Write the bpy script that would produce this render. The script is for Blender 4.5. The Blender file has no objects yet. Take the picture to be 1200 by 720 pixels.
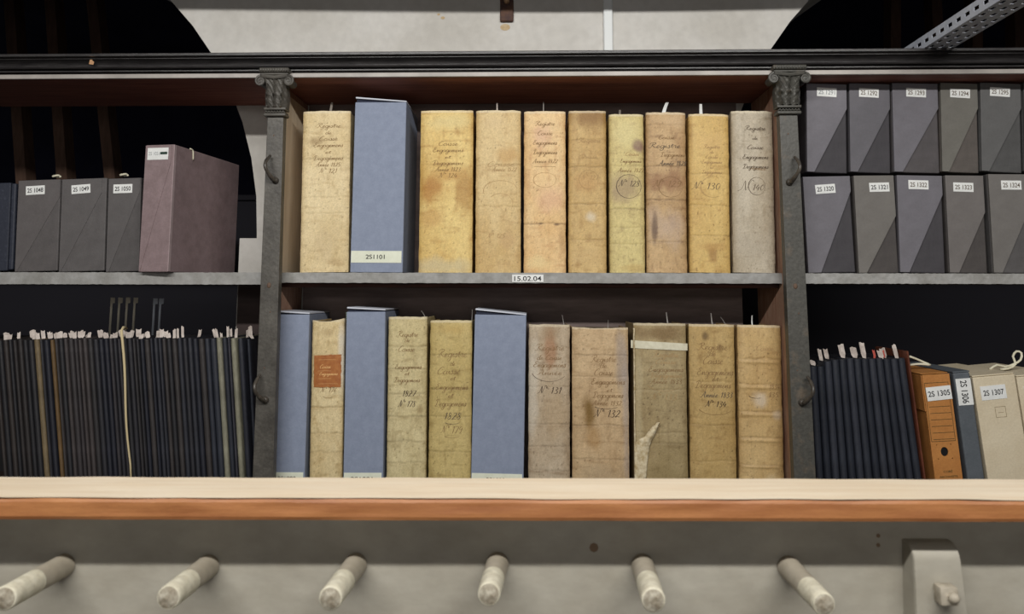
import bpy, bmesh, math, random
from mathutils import Vector, Matrix, noise
random.seed(7)
R = math.radians
S = bpy.context.scene
COL = S.collection

# ------------------------------------------------------------------ camera
F = 900.0; CXP = 600.0; CYP = 241.0           # focal length and principal point, 1200x720 frame
CAMZ = 1.60
YAW, PITCH, ROLL = R(1.55), R(6.6), R(0.12)
CROT = Matrix.Rotation(YAW, 3, 'Z') @ Matrix.Rotation(R(90) + PITCH, 3, 'X') @ Matrix.Rotation(ROLL, 3, 'Z')
cd = bpy.data.cameras.new('camera'); cam = bpy.data.objects.new('camera', cd); COL.objects.link(cam)
cam.matrix_world = Matrix.Translation((0, 0, CAMZ)) @ CROT.to_4x4()
cd.sensor_width = 36; cd.lens = F / 1200 * 36
cd.shift_y = -(360 - CYP) / 1200; cd.shift_x = 0
cd.clip_start = 0.02
cd.dof.use_dof = True; cd.dof.focus_distance = 2.25; cd.dof.aperture_fstop = 5.5
S.camera = cam

# ------------------------------------------------------------------ light, world, exposure
S.view_settings.view_transform = 'Standard'; S.view_settings.look = 'None'
S.view_settings.gamma = 1; S.view_settings.use_curve_mapping = False
S.view_settings.exposure = 0.0
w = bpy.data.worlds.new('world'); S.world = w; w.use_nodes = True
w.node_tree.nodes['Background'].inputs[0].default_value = (0.9, 0.95, 1.0, 1)
w.node_tree.nodes['Background'].inputs[1].default_value = 0.025

def area(name, loc, target, sx, sy, power, col):
    l = bpy.data.lights.new(name, 'AREA'); l.shape = 'RECTANGLE'; l.size = sx; l.size_y = sy
    l.energy = power; l.color = col
    o = bpy.data.objects.new(name, l); COL.objects.link(o); o.location = loc
    o.rotation_euler = (Vector(target) - Vector(loc)).to_track_quat('-Z', 'Y').to_euler()
    return o
LY, LZ = -0.40, CAMZ + 1.37
area('aisle_tube_light', (0.05, LY, LZ), (0.05, 1.9, CAMZ - 0.1), 3.8, 0.07, 93, (1.0, 0.972, 0.93))
area('added_low_fill', (0, -3.0, CAMZ - 0.6), (0, 2.2, CAMZ + .3), 3.0, 0.8, 13, (1.0, 0.93, 0.88))  # added fill without a lamp of its own, brightens soffit and upper gap
area('rear_tube_light', (0.0, -4.2, CAMZ + 1.0), (0, 2.2, CAMZ), 3.5, 0.5, 28, (1.0, 0.97, 0.93))

# ------------------------------------------------------------------ projection: a pixel on the plane Y
def P(px, py, Y):
    d = CROT @ Vector(((px - CXP) / F, -(py - CYP) / F, -1.0))
    t = Y / d.y
    return Vector((d.x * t, Y, CAMZ + d.z * t))

# ------------------------------------------------------------------ colours and materials
def lin(c):
    r = []
    for v in c:
        v = v / 255.0
        r.append(v / 12.92 if v <= 0.04045 else ((v + 0.055) / 1.055) ** 2.4)
    return tuple(r)
def lin4(c): return lin(c) + (1.0,)

_mats = {}
def mat(name, c, rough=0.7, c2=None, scale=8.0, stretch=(1, 1, 1), bump=0.0, bscale=60.0, metal=0.0, spec=0.4, amt=0.5, contrast=(0.35, 0.65), attr=False, grain=0.0):
    if name in _mats: return _mats[name]
    m = bpy.data.materials.new(name); m.use_nodes = True
    nt = m.node_tree; N = nt.nodes; L = nt.links
    b = N['Principled BSDF']
    b.inputs['Roughness'].default_value = rough; b.inputs['Metallic'].default_value = metal
    b.inputs['Specular IOR Level'].default_value = spec
    tc = N.new('ShaderNodeTexCoord'); mp = N.new('ShaderNodeMapping'); mp.inputs['Scale'].default_value = stretch
    L.new(tc.outputs['Object'], mp.inputs['Vector'])
    if attr:
        at = N.new('ShaderNodeAttribute'); at.attribute_name = 'paint'; src = at.outputs['Color']
    else:
        rgb = N.new('ShaderNodeRGB'); rgb.outputs[0].default_value = lin4(c); src = rgb.outputs[0]
    if c2 is not None:
        n = N.new('ShaderNodeTexNoise'); n.inputs['Scale'].default_value = scale; n.inputs['Detail'].default_value = 6
        n.inputs['Roughness'].default_value = 0.62
        L.new(mp.outputs[0], n.inputs['Vector'])
        mr = N.new('ShaderNodeMapRange'); mr.inputs[1].default_value = contrast[0]; mr.inputs[2].default_value = contrast[1]
        mr.inputs[4].default_value = amt * 2 if amt < 0.5 else 1.0
        L.new(n.outputs['Fac'], mr.inputs[0])
        mx = N.new('ShaderNodeMix'); mx.data_type = 'RGBA'; mx.inputs[7].default_value = lin4(c2)
        L.new(mr.outputs[0], mx.inputs[0]); L.new(src, mx.inputs[6]); src = mx.outputs[2]
    if grain > 0:
        g = N.new('ShaderNodeTexNoise'); g.inputs['Scale'].default_value = bscale * 1.7; g.inputs['Detail'].default_value = 4
        L.new(mp.outputs[0], g.inputs['Vector'])
        mr = N.new('ShaderNodeMapRange'); mr.inputs[1].default_value = 0.3; mr.inputs[2].default_value = 0.7
        mr.inputs[3].default_value = 1 - grain; mr.inputs[4].default_value = 1 + grain
        L.new(g.outputs['Fac'], mr.inputs[0])
        vm = N.new('ShaderNodeVectorMath'); vm.operation = 'SCALE'
        L.new(src, vm.inputs[0]); L.new(mr.outputs[0], vm.inputs['Scale']); src = vm.outputs[0]
    L.new(src, b.inputs['Base Color'])
    if bump > 0:
        n = N.new('ShaderNodeTexNoise'); n.inputs['Scale'].default_value = bscale; n.inputs['Detail'].default_value = 5
        L.new(mp.outputs[0], n.inputs['Vector'])
        bp = N.new('ShaderNodeBump'); bp.inputs['Strength'].default_value = bump; bp.inputs['Distance'].default_value = 0.002
        L.new(n.outputs['Fac'], bp.inputs['Height']); L.new(bp.outputs[0], b.inputs['Normal'])
    _mats[name] = m
    return m

M_iron = mat('cast_iron', (88, 85, 79), 0.5, (66, 63, 58), 18, bump=0.5, bscale=90, spec=0.5, grain=0.18)
M_ironR = mat('cast_iron_worn', (72, 71, 66), 0.5, (104, 92, 78), 22, bump=0.5, bscale=90, spec=0.5, contrast=(0.55, 0.8), grain=0.2)
M_hook = mat('hook_iron', (84, 78, 70), 0.4, (50, 46, 42), 60, bump=0.3, spec=0.6)
M_corn = mat('black_cornice_paint', (54, 52, 52), 0.38, (34, 32, 33), 14, (1, 6, 6), bump=0.35, bscale=50, spec=0.55, grain=0.2)
M_soff = mat('red_brown_wood', (150, 96, 82), 0.7, (122, 76, 64), 5, (1, 12, 12), bump=0.2, grain=0.1)
M_shelf = mat('grey_shelf_paint', (160, 160, 158), 0.6, (138, 137, 133), 25, (1, 1, 1), bump=0.35, bscale=70, grain=0.06)
M_shbot = mat('dark_shelf_wood', (52, 36, 30), 0.8, (36, 27, 24), 8, (1, 8, 8))
M_pan = mat('tan_panel_wood', (234, 216, 188), 0.65, (214, 194, 164), 6, (6, 6, 1), bump=0.15)
M_panR = mat('red_panel_wood', (148, 104, 84), 0.65, (176, 146, 124), 14, (8, 8, 1), bump=0.3, grain=0.15)
M_wall = mat('pale_stone_plaster', (204, 202, 197), 0.85, (188, 185, 178), 3.5, bump=0.4, bscale=25, grain=0.05)
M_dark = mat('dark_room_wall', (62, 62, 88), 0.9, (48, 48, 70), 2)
M_floor = mat('dark_floor', (70, 62, 55), 0.8, (50, 45, 40), 3)
M_post = mat('brown_rack_wood', (112, 86, 72), 0.8, (92, 70, 58), 8, (6, 6, 1))
M_ledge = mat('lit_pale_wood', (240, 226, 202), 0.6, (228, 208, 178), 5, (1, 14, 6), bump=0.15, amt=0.4, grain=0.04)  # strong light on the ledge top is put into this pale wood colour
M_lip = mat('orange_varnished_wood', (176, 120, 74), 0.45, (150, 96, 58), 4, (1.5, 10, 14), bump=0.15, grain=0.07)
M_board = mat('grey_beige_paint', (166, 162, 150), 0.6, (150, 145, 132), 7, (1, 1, 1.6), bump=0.5, bscale=22, grain=0.04)
M_peg = mat('grey_peg_paint', (176, 168, 152), 0.6, (148, 140, 124), 30, bump=0.5, bscale=70, grain=0.1)
M_tip = mat('cream_peg_tip', (220, 216, 196), 0.6, (196, 190, 168), 50, bump=0.5, bscale=90, grain=0.08)
M_pend = mat('peg_end_grain', (180, 174, 158), 0.8, (128, 118, 100), 90, bump=0.8, bscale=150, grain=0.15)
M_blue = mat('blue_grey_card', (138, 148, 169), 0.75, (129, 139, 160), 40, bump=0.2, bscale=120, grain=0.04)
M_bluein = mat('slipcase_lid_edge', (200, 205, 216), 0.7)
M_bluedk = mat('slipcase_gap', (40, 44, 60), 0.9)
M_paper = mat('white_label_paper', (232, 234, 232), 0.7, (220, 222, 220), 30)
M_tape = mat('cream_cotton_tape', (222, 218, 196), 0.8, (205, 200, 176), 60)
M_tab = mat('paper_tab', (222, 212, 204), 0.85, (176, 164, 156), 40)
M_tabr = mat('red_paper_tab', (196, 92, 80), 0.85)
M_ink = mat('black_print', (30, 30, 34), 0.8)
M_pages = mat('old_page_edges', (120, 105, 82), 0.9, (88, 76, 60), 30, (30, 1, 1))
M_sepia = mat('sepia_ink', (132, 104, 70), 0.9)
M_sepiaF = mat('faded_ink', (170, 140, 98), 0.9)
M_sepiaG = mat('grey_ink', (98, 86, 72), 0.9)
M_dkink = mat('dark_pen_ink', (62, 48, 38), 0.9)
M_vel = mat('vellum', (0, 0, 0), 0.55, attr=True, bump=0.4, bscale=150, grain=0.12, spec=0.35)
M_black = mat('black_void', (12, 12, 14), 0.9)
M_steel = mat('galvanised_steel', (196, 202, 212), 0.45, (176, 182, 194), 20, metal=0.0, spec=0.6, grain=0.06)

# ------------------------------------------------------------------ mesh helpers
class MB:
    def __init__(s): s.bm = bmesh.new()
    def box(s, x0, x1, y0, y1, z0, z1, bev=0.0, seg=1):
        vs = [s.bm.verts.new((x, y, z)) for x in (x0, x1) for y in (y0, y1) for z in (z0, z1)]
        f = [(0, 1, 3, 2), (4, 6, 7, 5), (0, 4, 5, 1), (2, 3, 7, 6), (0, 2, 6, 4), (1, 5, 7, 3)]
        fs = [s.bm.faces.new([vs[i] for i in q]) for q in f]
        if bev > 0:
            es = list({e for q in fs for e in q.edges})
            bmesh.ops.bevel(s.bm, geom=es, offset=bev, segments=seg, affect='EDGES', profile=0.5)
        return s
    def prism(s, pts, y0, y1, bev=0.0):
        """pts: outline in x,z extruded from y0 to y1"""
        a = [s.bm.verts.new((p[0], y0, p[1])) for p in pts]; b = [s.bm.verts.new((p[0], y1, p[1])) for p in pts]
        n = len(pts); f1 = s.bm.faces.new(a); s.bm.faces.new(list(reversed(b)))
        for i in range(n): s.bm.faces.new((a[i], b[i], b[(i + 1) % n], a[(i + 1) % n]))
        if bev > 0: bmesh.ops.bevel(s.bm, geom=list(f1.edges), offset=bev, segments=2, affect='EDGES', profile=0.5)
        return s
    def sweepx(s, prof, x0, x1, n=1):
        """prof: closed outline in y,z swept along x"""
        rings = []
        for k in range(n + 1):
            x = x0 + (x1 - x0) * k / n
            rings.append([s.bm.verts.new((x, p[0], p[1])) for p in prof])
        m = len(prof)
        for k in range(n):
            for i in range(m): s.bm.faces.new((rings[k][i], rings[k][(i + 1) % m], rings[k + 1][(i + 1) % m], rings[k + 1][i]))
        s.bm.faces.new(rings[0]); s.bm.faces.new(list(reversed(rings[-1])))
        return s
    def tube(s, pts, rads, n=12, cap=True):
        pts = [Vector(p) for p in pts]
        if not hasattr(rads, '__len__'): rads = [rads] * len(pts)
        rings = []; up = None
        for i, p in enumerate(pts):
            d = (pts[min(i + 1, len(pts) - 1)] - pts[max(i - 1, 0)]).normalized()
            if up is None: up = Vector((0, 0, 1)) if abs(d.z) < 0.9 else Vector((1, 0, 0))
            a = d.cross(up).normalized(); up = a.cross(d).normalized()
            rings.append([s.bm.verts.new(p + (a * math.cos(2 * math.pi * k / n) + up * math.sin(2 * math.pi * k / n)) * rads[i]) for k in range(n)])
        for i in range(len(pts) - 1):
            for k in range(n): s.bm.faces.new((rings[i][k], rings[i][(k + 1) % n], rings[i + 1][(k + 1) % n], rings[i + 1][k]))
        if cap: s.bm.faces.new(list(reversed(rings[0]))); s.bm.faces.new(rings[-1])
        return s
    def grid(s, fn, nu, nv):
        v = [[s.bm.verts.new(fn(i / nu, j / nv)) for i in range(nu + 1)] for j in range(nv + 1)]
        for j in range(nv):
            for i in range(nu): s.bm.faces.new((v[j][i], v[j][i + 1], v[j + 1][i + 1], v[j + 1][i]))
        return v
    def build(s, name, m, parent=None, smooth=False, loc=None):
        bmesh.ops.recalc_face_normals(s.bm, faces=s.bm.faces)
        me = bpy.data.meshes.new(name); s.bm.to_mesh(me); s.bm.free()
        if smooth:
            for p in me.polygons: p.use_smooth = True
            if smooth != True: 
                try: me.set_sharp_from_angle(angle=R(smooth))
                except Exception: pass
        me.materials.append(m)
        o = bpy.data.objects.new(name, me); COL.objects.link(o)
        if parent: o.parent = parent
        if loc: o.location = loc
        return o

def thing(name, label, cat, loc=(0, 0, 0), rot=(0, 0, 0), group=None):
    o = bpy.data.objects.new(name, None); COL.objects.link(o); o.location = loc; o.rotation_euler = rot
    o.empty_display_size = 0.05
    o['label'] = label; o['category'] = cat
    if group: o['group'] = group
    return o
def tag(o, label, cat, group=None):
    o['label'] = label; o['category'] = cat
    if group: o['group'] = group
    return o
def structure(o): o['kind'] = 'structure'; return o

def text(s, size, m, parent, name='lettering', loc=(0, 0, 0), rotz=0.0, width=None, bold=0.0):
    c = bpy.data.curves.new('t', 'FONT'); c.body = s; c.size = 1; c.align_x = 'CENTER'; c.align_y = 'CENTER'; c.offset = bold
    t = bpy.data.objects.new('t', c); COL.objects.link(t)
    bpy.context.view_layer.update()
    me = bpy.data.meshes.new_from_object(t.evaluated_get(bpy.context.evaluated_depsgraph_get()))
    bpy.data.objects.remove(t); bpy.data.curves.remove(c)
    xs = [v.co.x for v in me.vertices]; ys = [v.co.y for v in me.vertices]
    cx = (min(xs) + max(xs)) / 2; cy = (min(ys) + max(ys)) / 2
    h = max(ys) - min(ys); ww = max(xs) - min(xs); ky = size / h; kx = (width / ww) if width else ky
    ca, sa = math.cos(rotz), math.sin(rotz)
    for v in me.vertices:
        x = (v.co.x - cx) * kx; y = (v.co.y - cy) * ky
        v.co = (x * ca - y * sa, 0, x * sa + y * ca)
    me.materials.clear(); me.materials.append(m)
    o = bpy.data.objects.new(name, me); COL.objects.link(o); o.parent = parent; o.location = loc
    return o

# ------------------------------------------------------------------ pen strokes for the handwriting
G = {
 'a': (1.1, [[(.8, .9), (.4, 1), (.1, .6), (.15, .1), (.5, 0), (.8, .5), (.85, 1), (.85, .2), (1.1, .1)]]),
 'c': (.9, [[(.75, .85), (.45, 1), (.1, .6), (.15, .1), (.5, 0), (.9, .25)]]),
 'd': (1.1, [[(.8, .9), (.4, 1), (.1, .6), (.15, .1), (.5, 0), (.8, .5), (.95, 2.1), (.85, .2), (1.1, .1)]]),
 'e': (.85, [[(0, .3), (.5, .5), (.65, .85), (.4, 1), (.15, .6), (.2, .1), (.5, 0), (.85, .3)]]),
 'g': (1.0, [[(.8, .9), (.4, 1), (.1, .6), (.2, .1), (.6, .2), (.85, 1), (.8, -.6), (.45, -1.1), (.1, -.8), (.6, -.1), (1.0, .3)]]),
 'i': (.5, [[(0, .3), (.25, 1), (.25, .2), (.5, .1)], [(.32, 1.45), (.38, 1.6)]]),
 'm': (1.4, [[(0, .4), (.2, 1), (.2, 0), (.5, .95), (.65, .8), (.62, 0), (.95, .95), (1.1, .8), (1.1, .1), (1.4, .15)]]),
 'n': (1.0, [[(0, .4), (.2, 1), (.2, 0), (.55, .95), (.7, .8), (.7, .1), (1.0, .15)]]),
 'o': (.95, [[(.6, .95), (.3, 1), (.1, .5), (.3, 0), (.6, .1), (.75, .6), (.55, 1), (.95, .85)]]),
 'r': (.8, [[(0, .3), (.25, 1.1), (.55, .9), (.5, .2), (.8, .15)]]),
 's': (.75, [[(0, .2), (.4, 1.1), (.55, .5), (.45, .05), (.1, .1), (.75, .2)]]),
 't': (.6, [[(0, .3), (.35, 1.7), (.3, .2), (.6, .1)], [(.05, 1.2), (.65, 1.3)]]),
 'u': (1.0, [[(0, .5), (.15, 1), (.15, .2), (.4, 0), (.7, .4), (.75, 1), (.75, .2), (1.0, .1)]]),
 'é': (.85, [[(0, .3), (.5, .5), (.65, .85), (.4, 1), (.15, .6), (.2, .1), (.5, 0), (.85, .3)], [(.35, 1.3), (.6, 1.7)]]),
 'R': (1.7, [[(.1, .1), (.5, 0), (.75, 1.2), (.8, 2.1)], [(.1, 1.5), (.5, 2.1), (1.2, 2.2), (1.4, 1.7), (.8, 1.1), (1.2, .4), (1.7, .1)]]),
 'C': (1.4, [[(1.3, 1.7), (1.1, 2.2), (.6, 1.8), (.15, .9), (.3, .1), (.8, 0), (1.4, .5)]]),
 'E': (1.4, [[(1.2, 1.9), (.8, 2.2), (.4, 1.8), (.8, 1.2), (.3, 1.0), (.15, .4), (.6, 0), (1.4, .5)]]),
 'D': (1.6, [[(.7, 1.9), (.5, .2), (.1, .1), (.9, 0), (1.5, .8), (1.3, 1.9), (.6, 2.2), (.1, 1.7)]]),
 'A': (1.6, [[(0, .1), (.4, .2), (1.1, 2.2), (1.15, .2), (1.6, .1)], [(.4, .8), (1.3, .9)]]),
 'N': (1.5, [[(0, 0), (.4, .5), (.6, 2.1), (.9, .1), (1.3, 2.2), (1.6, 2.0)]]),
 '°': (.6, [[(.3, 1.9), (.15, 1.7), (.3, 1.5), (.45, 1.7), (.3, 1.9)]]),
 '0': (1.0, [[(.5, 1.8), (.15, 1.2), (.2, .3), (.5, 0), (.8, .6), (.8, 1.4), (.5, 1.8)]]),
 '1': (.7, [[(.15, 1.4), (.45, 1.8), (.35, 0)]]),
 '2': (1.0, [[(.15, 1.4), (.5, 1.8), (.8, 1.4), (.5, .7), (.1, 0), (.5, .15), (.95, .05)]]),
 '3': (1.0, [[(.2, 1.6), (.55, 1.8), (.75, 1.4), (.4, 1.0), (.8, .6), (.6, 0), (.1, .1)]]),
 '4': (1.0, [[(.5, 1.8), (.1, .7), (.9, .7)], [(.7, 1.2), (.6, 0)]]),
 '5': (1.0, [[(.85, 1.8), (.3, 1.75), (.25, 1.1), (.7, .9), (.7, .2), (.15, 0)]]),
 '6': (1.0, [[(.8, 1.8), (.3, 1.2), (.15, .4), (.5, 0), (.75, .5), (.4, .9), (.2, .5)]]),
 '7': (1.0, [[(.1, 1.7), (.85, 1.75), (.35, 0)]]),
 '8': (1.0, [[(.7, 1.6), (.4, 1.8), (.3, 1.3), (.75, .5), (.4, 0), (.15, .4), (.7, 1.2), (.7, 1.6)]]),
 '9': (1.0, [[(.8, 1.6), (.4, 1.8), (.2, 1.2), (.5, .9), (.8, 1.5), (.7, .5), (.4, 0)]]),
 ' ': (.7, []),
}
def catmull(pts, k=4):
    if len(pts) < 3: return pts
    q = [pts[0]] + list(pts) + [pts[-1]]; out = []
    for i in range(1, len(q) - 2):
        p0, p1, p2, p3 = q[i - 1], q[i], q[i + 1], q[i + 2]
        for s in range(k):
            t = s / k
            out.append(tuple(0.5 * (2 * p1[a] + (-p0[a] + p2[a]) * t + (2 * p0[a] - 5 * p1[a] + 4 * p2[a] - p3[a]) * t * t + (-p0[a] + 3 * p1[a] - 3 * p2[a] + p3[a]) * t ** 3) for a in (0, 1)))
    out.append(pts[-1]); return out
def strokes_for(s, xh, cx, z, slant=0.45, fit=None):
    tot = sum(G[c][0] for c in s); k = xh
    kx = fit / (tot * 1.0) if fit else k
    x = cx - tot * kx / 2; out = []
    for c in s:
        for st in G[c][1]:
            out.append([(x + p[0] * kx + p[1] * k * slant * 0.6, z + p[1] * k) for p in catmull(st)])
        x += G[c][0] * kx
    return out
def ribbons(mb, strokes, wd, yfn):
    for st in strokes:
        if len(st) < 2: continue
        L = []; Rr = []
        for i, p in enumerate(st):
            a = st[max(i - 1, 0)]; b = st[min(i + 1, len(st) - 1)]
            dx, dz = b[0] - a[0], b[1] - a[1]; n = math.hypot(dx, dz) or 1
            hw = wd / 2 * (0.6 + 0.8 * max(0, -dz / n))
            ox, oz = -dz / n * hw, dx / n * hw
            for lst, sg in ((L, 1), (Rr, -1)):
                q = (p[0] + sg * ox, p[1] + sg * oz); lst.append(mb.bm.verts.new((q[0], yfn(q[0], q[1]), q[1])))
        for i in range(len(st) - 1): mb.bm.faces.new((L[i], L[i + 1], Rr[i + 1], Rr[i]))

# ------------------------------------------------------------------ setting
YS = 2.19       # front edge of the shelf boards
YW = 2.44       # pier wall face
CEIL = CAMZ + 1.95
Zs_top = P(620, 320, YS).z; Zs_bot = P(620, 332, YS).z
Zl_top = P(620, 582, YS).z
def XW(px, py): return P(px, py, YW).x
def ZW(py): return P(573, py, YW).z
mb = MB()
# the pier wall with its two arches
lcx = P(301, 275, YW); rcx = P(845, 275, YW)
rad = 410 / F * YW * 1.005
zsp = lcx.z
out = []
xblk_l = P(280, 300, YW).x; xblk_r = P(866, 300, YW).x
n = 28
left = []
for i in range(n + 1):
    a = math.pi * i / n
    left.append((lcx.x - rad + rad * math.cos(a), zsp + rad * math.sin(a)))   # from right springing over to the far-left springing
right = []
for i in range(n + 1):
    a = math.pi * (1 - i / n)
    right.append((rcx.x + rad + rad * math.cos(a), zsp + rad * math.sin(a)))
blk = lcx.x - xblk_l; blkr = xblk_r - rcx.x
zi = zsp - 0.012
poly = [(xblk_l, 0), (xblk_l, zi), (lcx.x, zi)] + left + [(left[-1][0] + blk * 0, zi), (left[-1][0] + blk, zi), (left[-1][0] + blk, 0), (left[-1][0] - 0.8, 0), (left[-1][0] - 0.8, CEIL)]
poly += [(right[-1][0] + 0.8, CEIL), (right[-1][0] + 0.8, 0), (right[-1][0] - blkr, 0), (right[-1][0] - blkr, zi), (right[-1][0], zi)] + list(reversed(right)) + [(rcx.x, zi), (xblk_r, zi), (xblk_r, 0)]
mb.prism(poly, YW, YW + 0.45)
structure(mb.build('wall_back', M_wall))
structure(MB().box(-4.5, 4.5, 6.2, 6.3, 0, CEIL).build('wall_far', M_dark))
structure(MB().box(-4.5, 4.5, -5.5, 6.3, -0.05, 0).build('floor', M_floor))
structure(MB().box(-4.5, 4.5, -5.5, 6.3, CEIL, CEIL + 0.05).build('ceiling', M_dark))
# unseen beam, added to cast the shade band along the pier wall top
pw = P(620, 13, YW); t = (2.1 - LY) / (YW - LY); zb = LZ + (pw.z - LZ) * t
bm_ = MB(); bp = []
for i in range(25):
    x = -2.6 + 5.2 * i / 24
    bp.append((x, zb - 0.012 * math.cos((x - 0.25) * 1.6) + 0.012))
bm_.prism([(-2.6, CEIL)] + bp + [(2.6, CEIL)], 2.06, 2.14)
structure(bm_.build('added_shade_beam_1', M_post))

# dark racks in the rooms behind the arches: leaning brown uprights
def upright(a, b, Y, wpx, lab, grp):
    p = P(a[0], a[1], Y); q = P(b[0], b[1], Y); d = (q - p).normalized()
    p = p + d * ((0.0 - p.z) / d.z); q = q + d * ((CEIL - q.z) / d.z)
    hw = wpx / F * Y / 2
    m = MB(); m.prism([(p.x - hw, p.z), (p.x + hw, p.z), (q.x + hw, q.z), (q.x - hw, q.z)], Y, Y + 0.09)
    tag(m.build('rack_upright', M_post), lab, 'post', grp)
for i, (a, b) in enumerate((((24, 205), (10, 0)), ((72, 205), (58, 0)), ((128, 205), (107, 0)))):
    upright(a, b, 4.2, 13, ['brown wooden upright seen through left arch, leftmost of three', 'brown wooden upright seen through left arch, middle of three', 'brown wooden upright seen through left arch, rightmost of three'][i], 'uprights behind the left arch')
for i, (a, b) in enumerate((((1050, 50), (1050, 0)), ((1100, 50), (1098, 0)), ((1146, 50), (1146, 0)), ((1196, 50), (1195, 0)))):
    upright(a, b, 4.2, 12, ['brown wooden upright behind right arch, left of the slotted steel bar', 'brown wooden upright behind right arch, just behind upper end of steel bar', 'brown wooden upright behind right arch, below the steel bar', 'brown wooden upright behind right arch at right edge of photo'][i], 'uprights behind the right arch')

for (x0, x1, lb_) in ((P(-260, 345, 4.1).x, P(345, 345, 4.1).x, 'added dark screen standing in for the darkness behind the left bay'), (P(850, 345, 4.1).x, P(1500, 345, 4.1).x, 'added dark screen standing in for the darkness behind the right bay')):
    t = thing('dark_screen', lb_, 'rack', ((x0 + x1) / 2, 4.0, 0)); hw = (x1 - x0) / 2; zz = P(620, 235, 4.0).z
    mr_ = mat('dark_screen_tone', (38, 37, 45), .8)  # added dark blocks, darkness behind the bays put into their colour
    MB().box(-hw, hw, 0, .15, 0, zz, .004).build('screen_front', mr_, t)
    MB().box(-hw - .01, hw + .01, -.02, .15, zz, zz + .03, .004).build('screen_cap', mr_, t)
# white conduit and rusty bracket on the pier wall
p0 = P(712, 0, YW); 
cz0 = P(712, 120, YW).z
m = MB(); hw = 5.5 / F * YW; m.box(p0.x - hw, p0.x + hw, YW - 0.012, YW, cz0, CEIL, 0.003)
tag(m.build('cable_conduit', mat('white_conduit', (222, 226, 226), 0.5)), 'white vertical cable conduit on the pale wall above the cornice', 'conduit')
t = thing('wall_bracket', 'rusty dark iron bracket fixed to the pale wall, top centre', 'bracket', P(594, 14, YW))
m = MB(); m.box(-0.022, 0.022, -0.012, 0, -0.036, 0.10, 0.003); m.build('bracket_plate', mat('rusty_iron', (62, 44, 44), 0.7, (96, 66, 46), 40, bump=0.5), t)
m = MB(); m.tube([(0, -0.012, 0.030), (0, -0.05, 0.030)], 0.009, 10); m.build('bolt', mat('rusty_bolt', (150, 120, 90), 0.7), t)
rust = mat('rust_stain', (176, 150, 112), 0.9, (196, 180, 150), 60)
m = MB()
for (px, py, r_) in ((592, 32, 8), (519, 21, 3.5), (514, 17, 2.5)):
    c = P(px, py, YW); vs = []
    for k in range(16):
        a = 2 * math.pi * k / 16; rr = r_ / F * YW * (0.75 + 0.35 * noise.noise(Vector((k, px, 0))))
        vs.append(m.bm.verts.new((c.x + rr * math.cos(a), YW - 0.0008, c.z + rr * 0.7 * math.sin(a))))
    m.bm.faces.new(vs)
o = m.build('rust_stain', rust); o.parent = t; o.matrix_parent_inverse = Matrix.Translation(-Vector(t.location))

# ------------------------------------------------------------------ bookcase
bc = thing('bookcase', 'dark cast-iron and wood bookcase with three bays and moulded black cornice', 'bookcase', (0, YS, 0))
def W(o): o.location = o.location - Vector((0, YS, 0)); return o     # world coordinates to the bookcase's own
XL, XR = -1.75, 1.75
DB = YW - 0.004
# cornice moulding: outline in y,z
def ZC(py, Y=2.10): return P(620, py, Y).z
z60, z63 = ZC(59, 2.092), ZC(62.5, 2.092)
prof = [(2.36, z60), (2.095, z60), (2.092, z60 - 0.002), (2.092, z63), (2.102, z63 - 0.001), (2.104, ZC(65.5, 2.104))]
for i in range(7):
    a = i / 6; Yc = 2.104 + 0.022 * math.sin(a * math.pi / 2); prof.append((Yc, ZC(66 + 9 * a, Yc)))
prof += [(2.112, ZC(75.6, 2.112)), (2.109, ZC(76.6, 2.109)), (2.112, ZC(77.6, 2.112)), (2.130, ZC(78.2, 2.13)), (2.130, ZC(79.5, 2.13)), (2.116, ZC(80, 2.116)), (2.116, ZC(81.4, 2.116)), (2.135, ZC(81.8, 2.135)), (2.137, ZC(86.6, 2.137)), (2.36, ZC(86.6, 2.137))]
W(MB().sweepx(prof, XL, XR, 1).build('cornice', M_corn, bc, 25))
zt_bot = ZC(89.2, 2.112); zin = ZC(86.6, 2.137)
W(MB().box(XL, XR, 2.1205, DB, zt_bot, zin - 0.0005).build('top_board', M_soff, bc))
W(MB().box(XL, XR, 2.112, 2.1200, zt_bot, zin - 0.001, 0.001).build('top_board_edging', mat('pale_edge_strip', (176, 170, 164), 0.4, (140, 135, 130), 6, (1, 1, 1)), bc))
W(MB().box(P(333, 200, 2.2).x + .0005, P(868, 345, YW).x, YW - .016, DB, 0.02, zt_bot - .001).build('shade_board', mat('shade_board_tone', (118, 104, 100), .8, (96, 84, 80), 6, (1, 1, 6)), bc))  # added board, shade on the pier wall put into its dark colour
W(MB().box(P(281, 345, YW).x, P(319, 200, 2.147).x - .001, YW - .016, DB, 0.02, Zs_bot - .001).build('shade_board', mat('deep_shade_tone', (70, 58, 56), .8, (56, 46, 44), 6, (1, 1, 6)), bc))  # added darker board, paints shade over the lower left strip of pier
# chip in the cornice paint
c = P(105, 71, 2.10); m = MB(); vs = [m.bm.verts.new((c.x + a, 2.1075, c.z + b)) for a, b in ((-.006, -.008), (.007, -.01), (.009, -.002), (.003, .003), (.002, .01), (-.003, .008))]
m.bm.faces.new(vs); W(m.build('paint_chip', mat('bare_wood_chip', (176, 136, 100), 0.8), bc))
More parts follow.
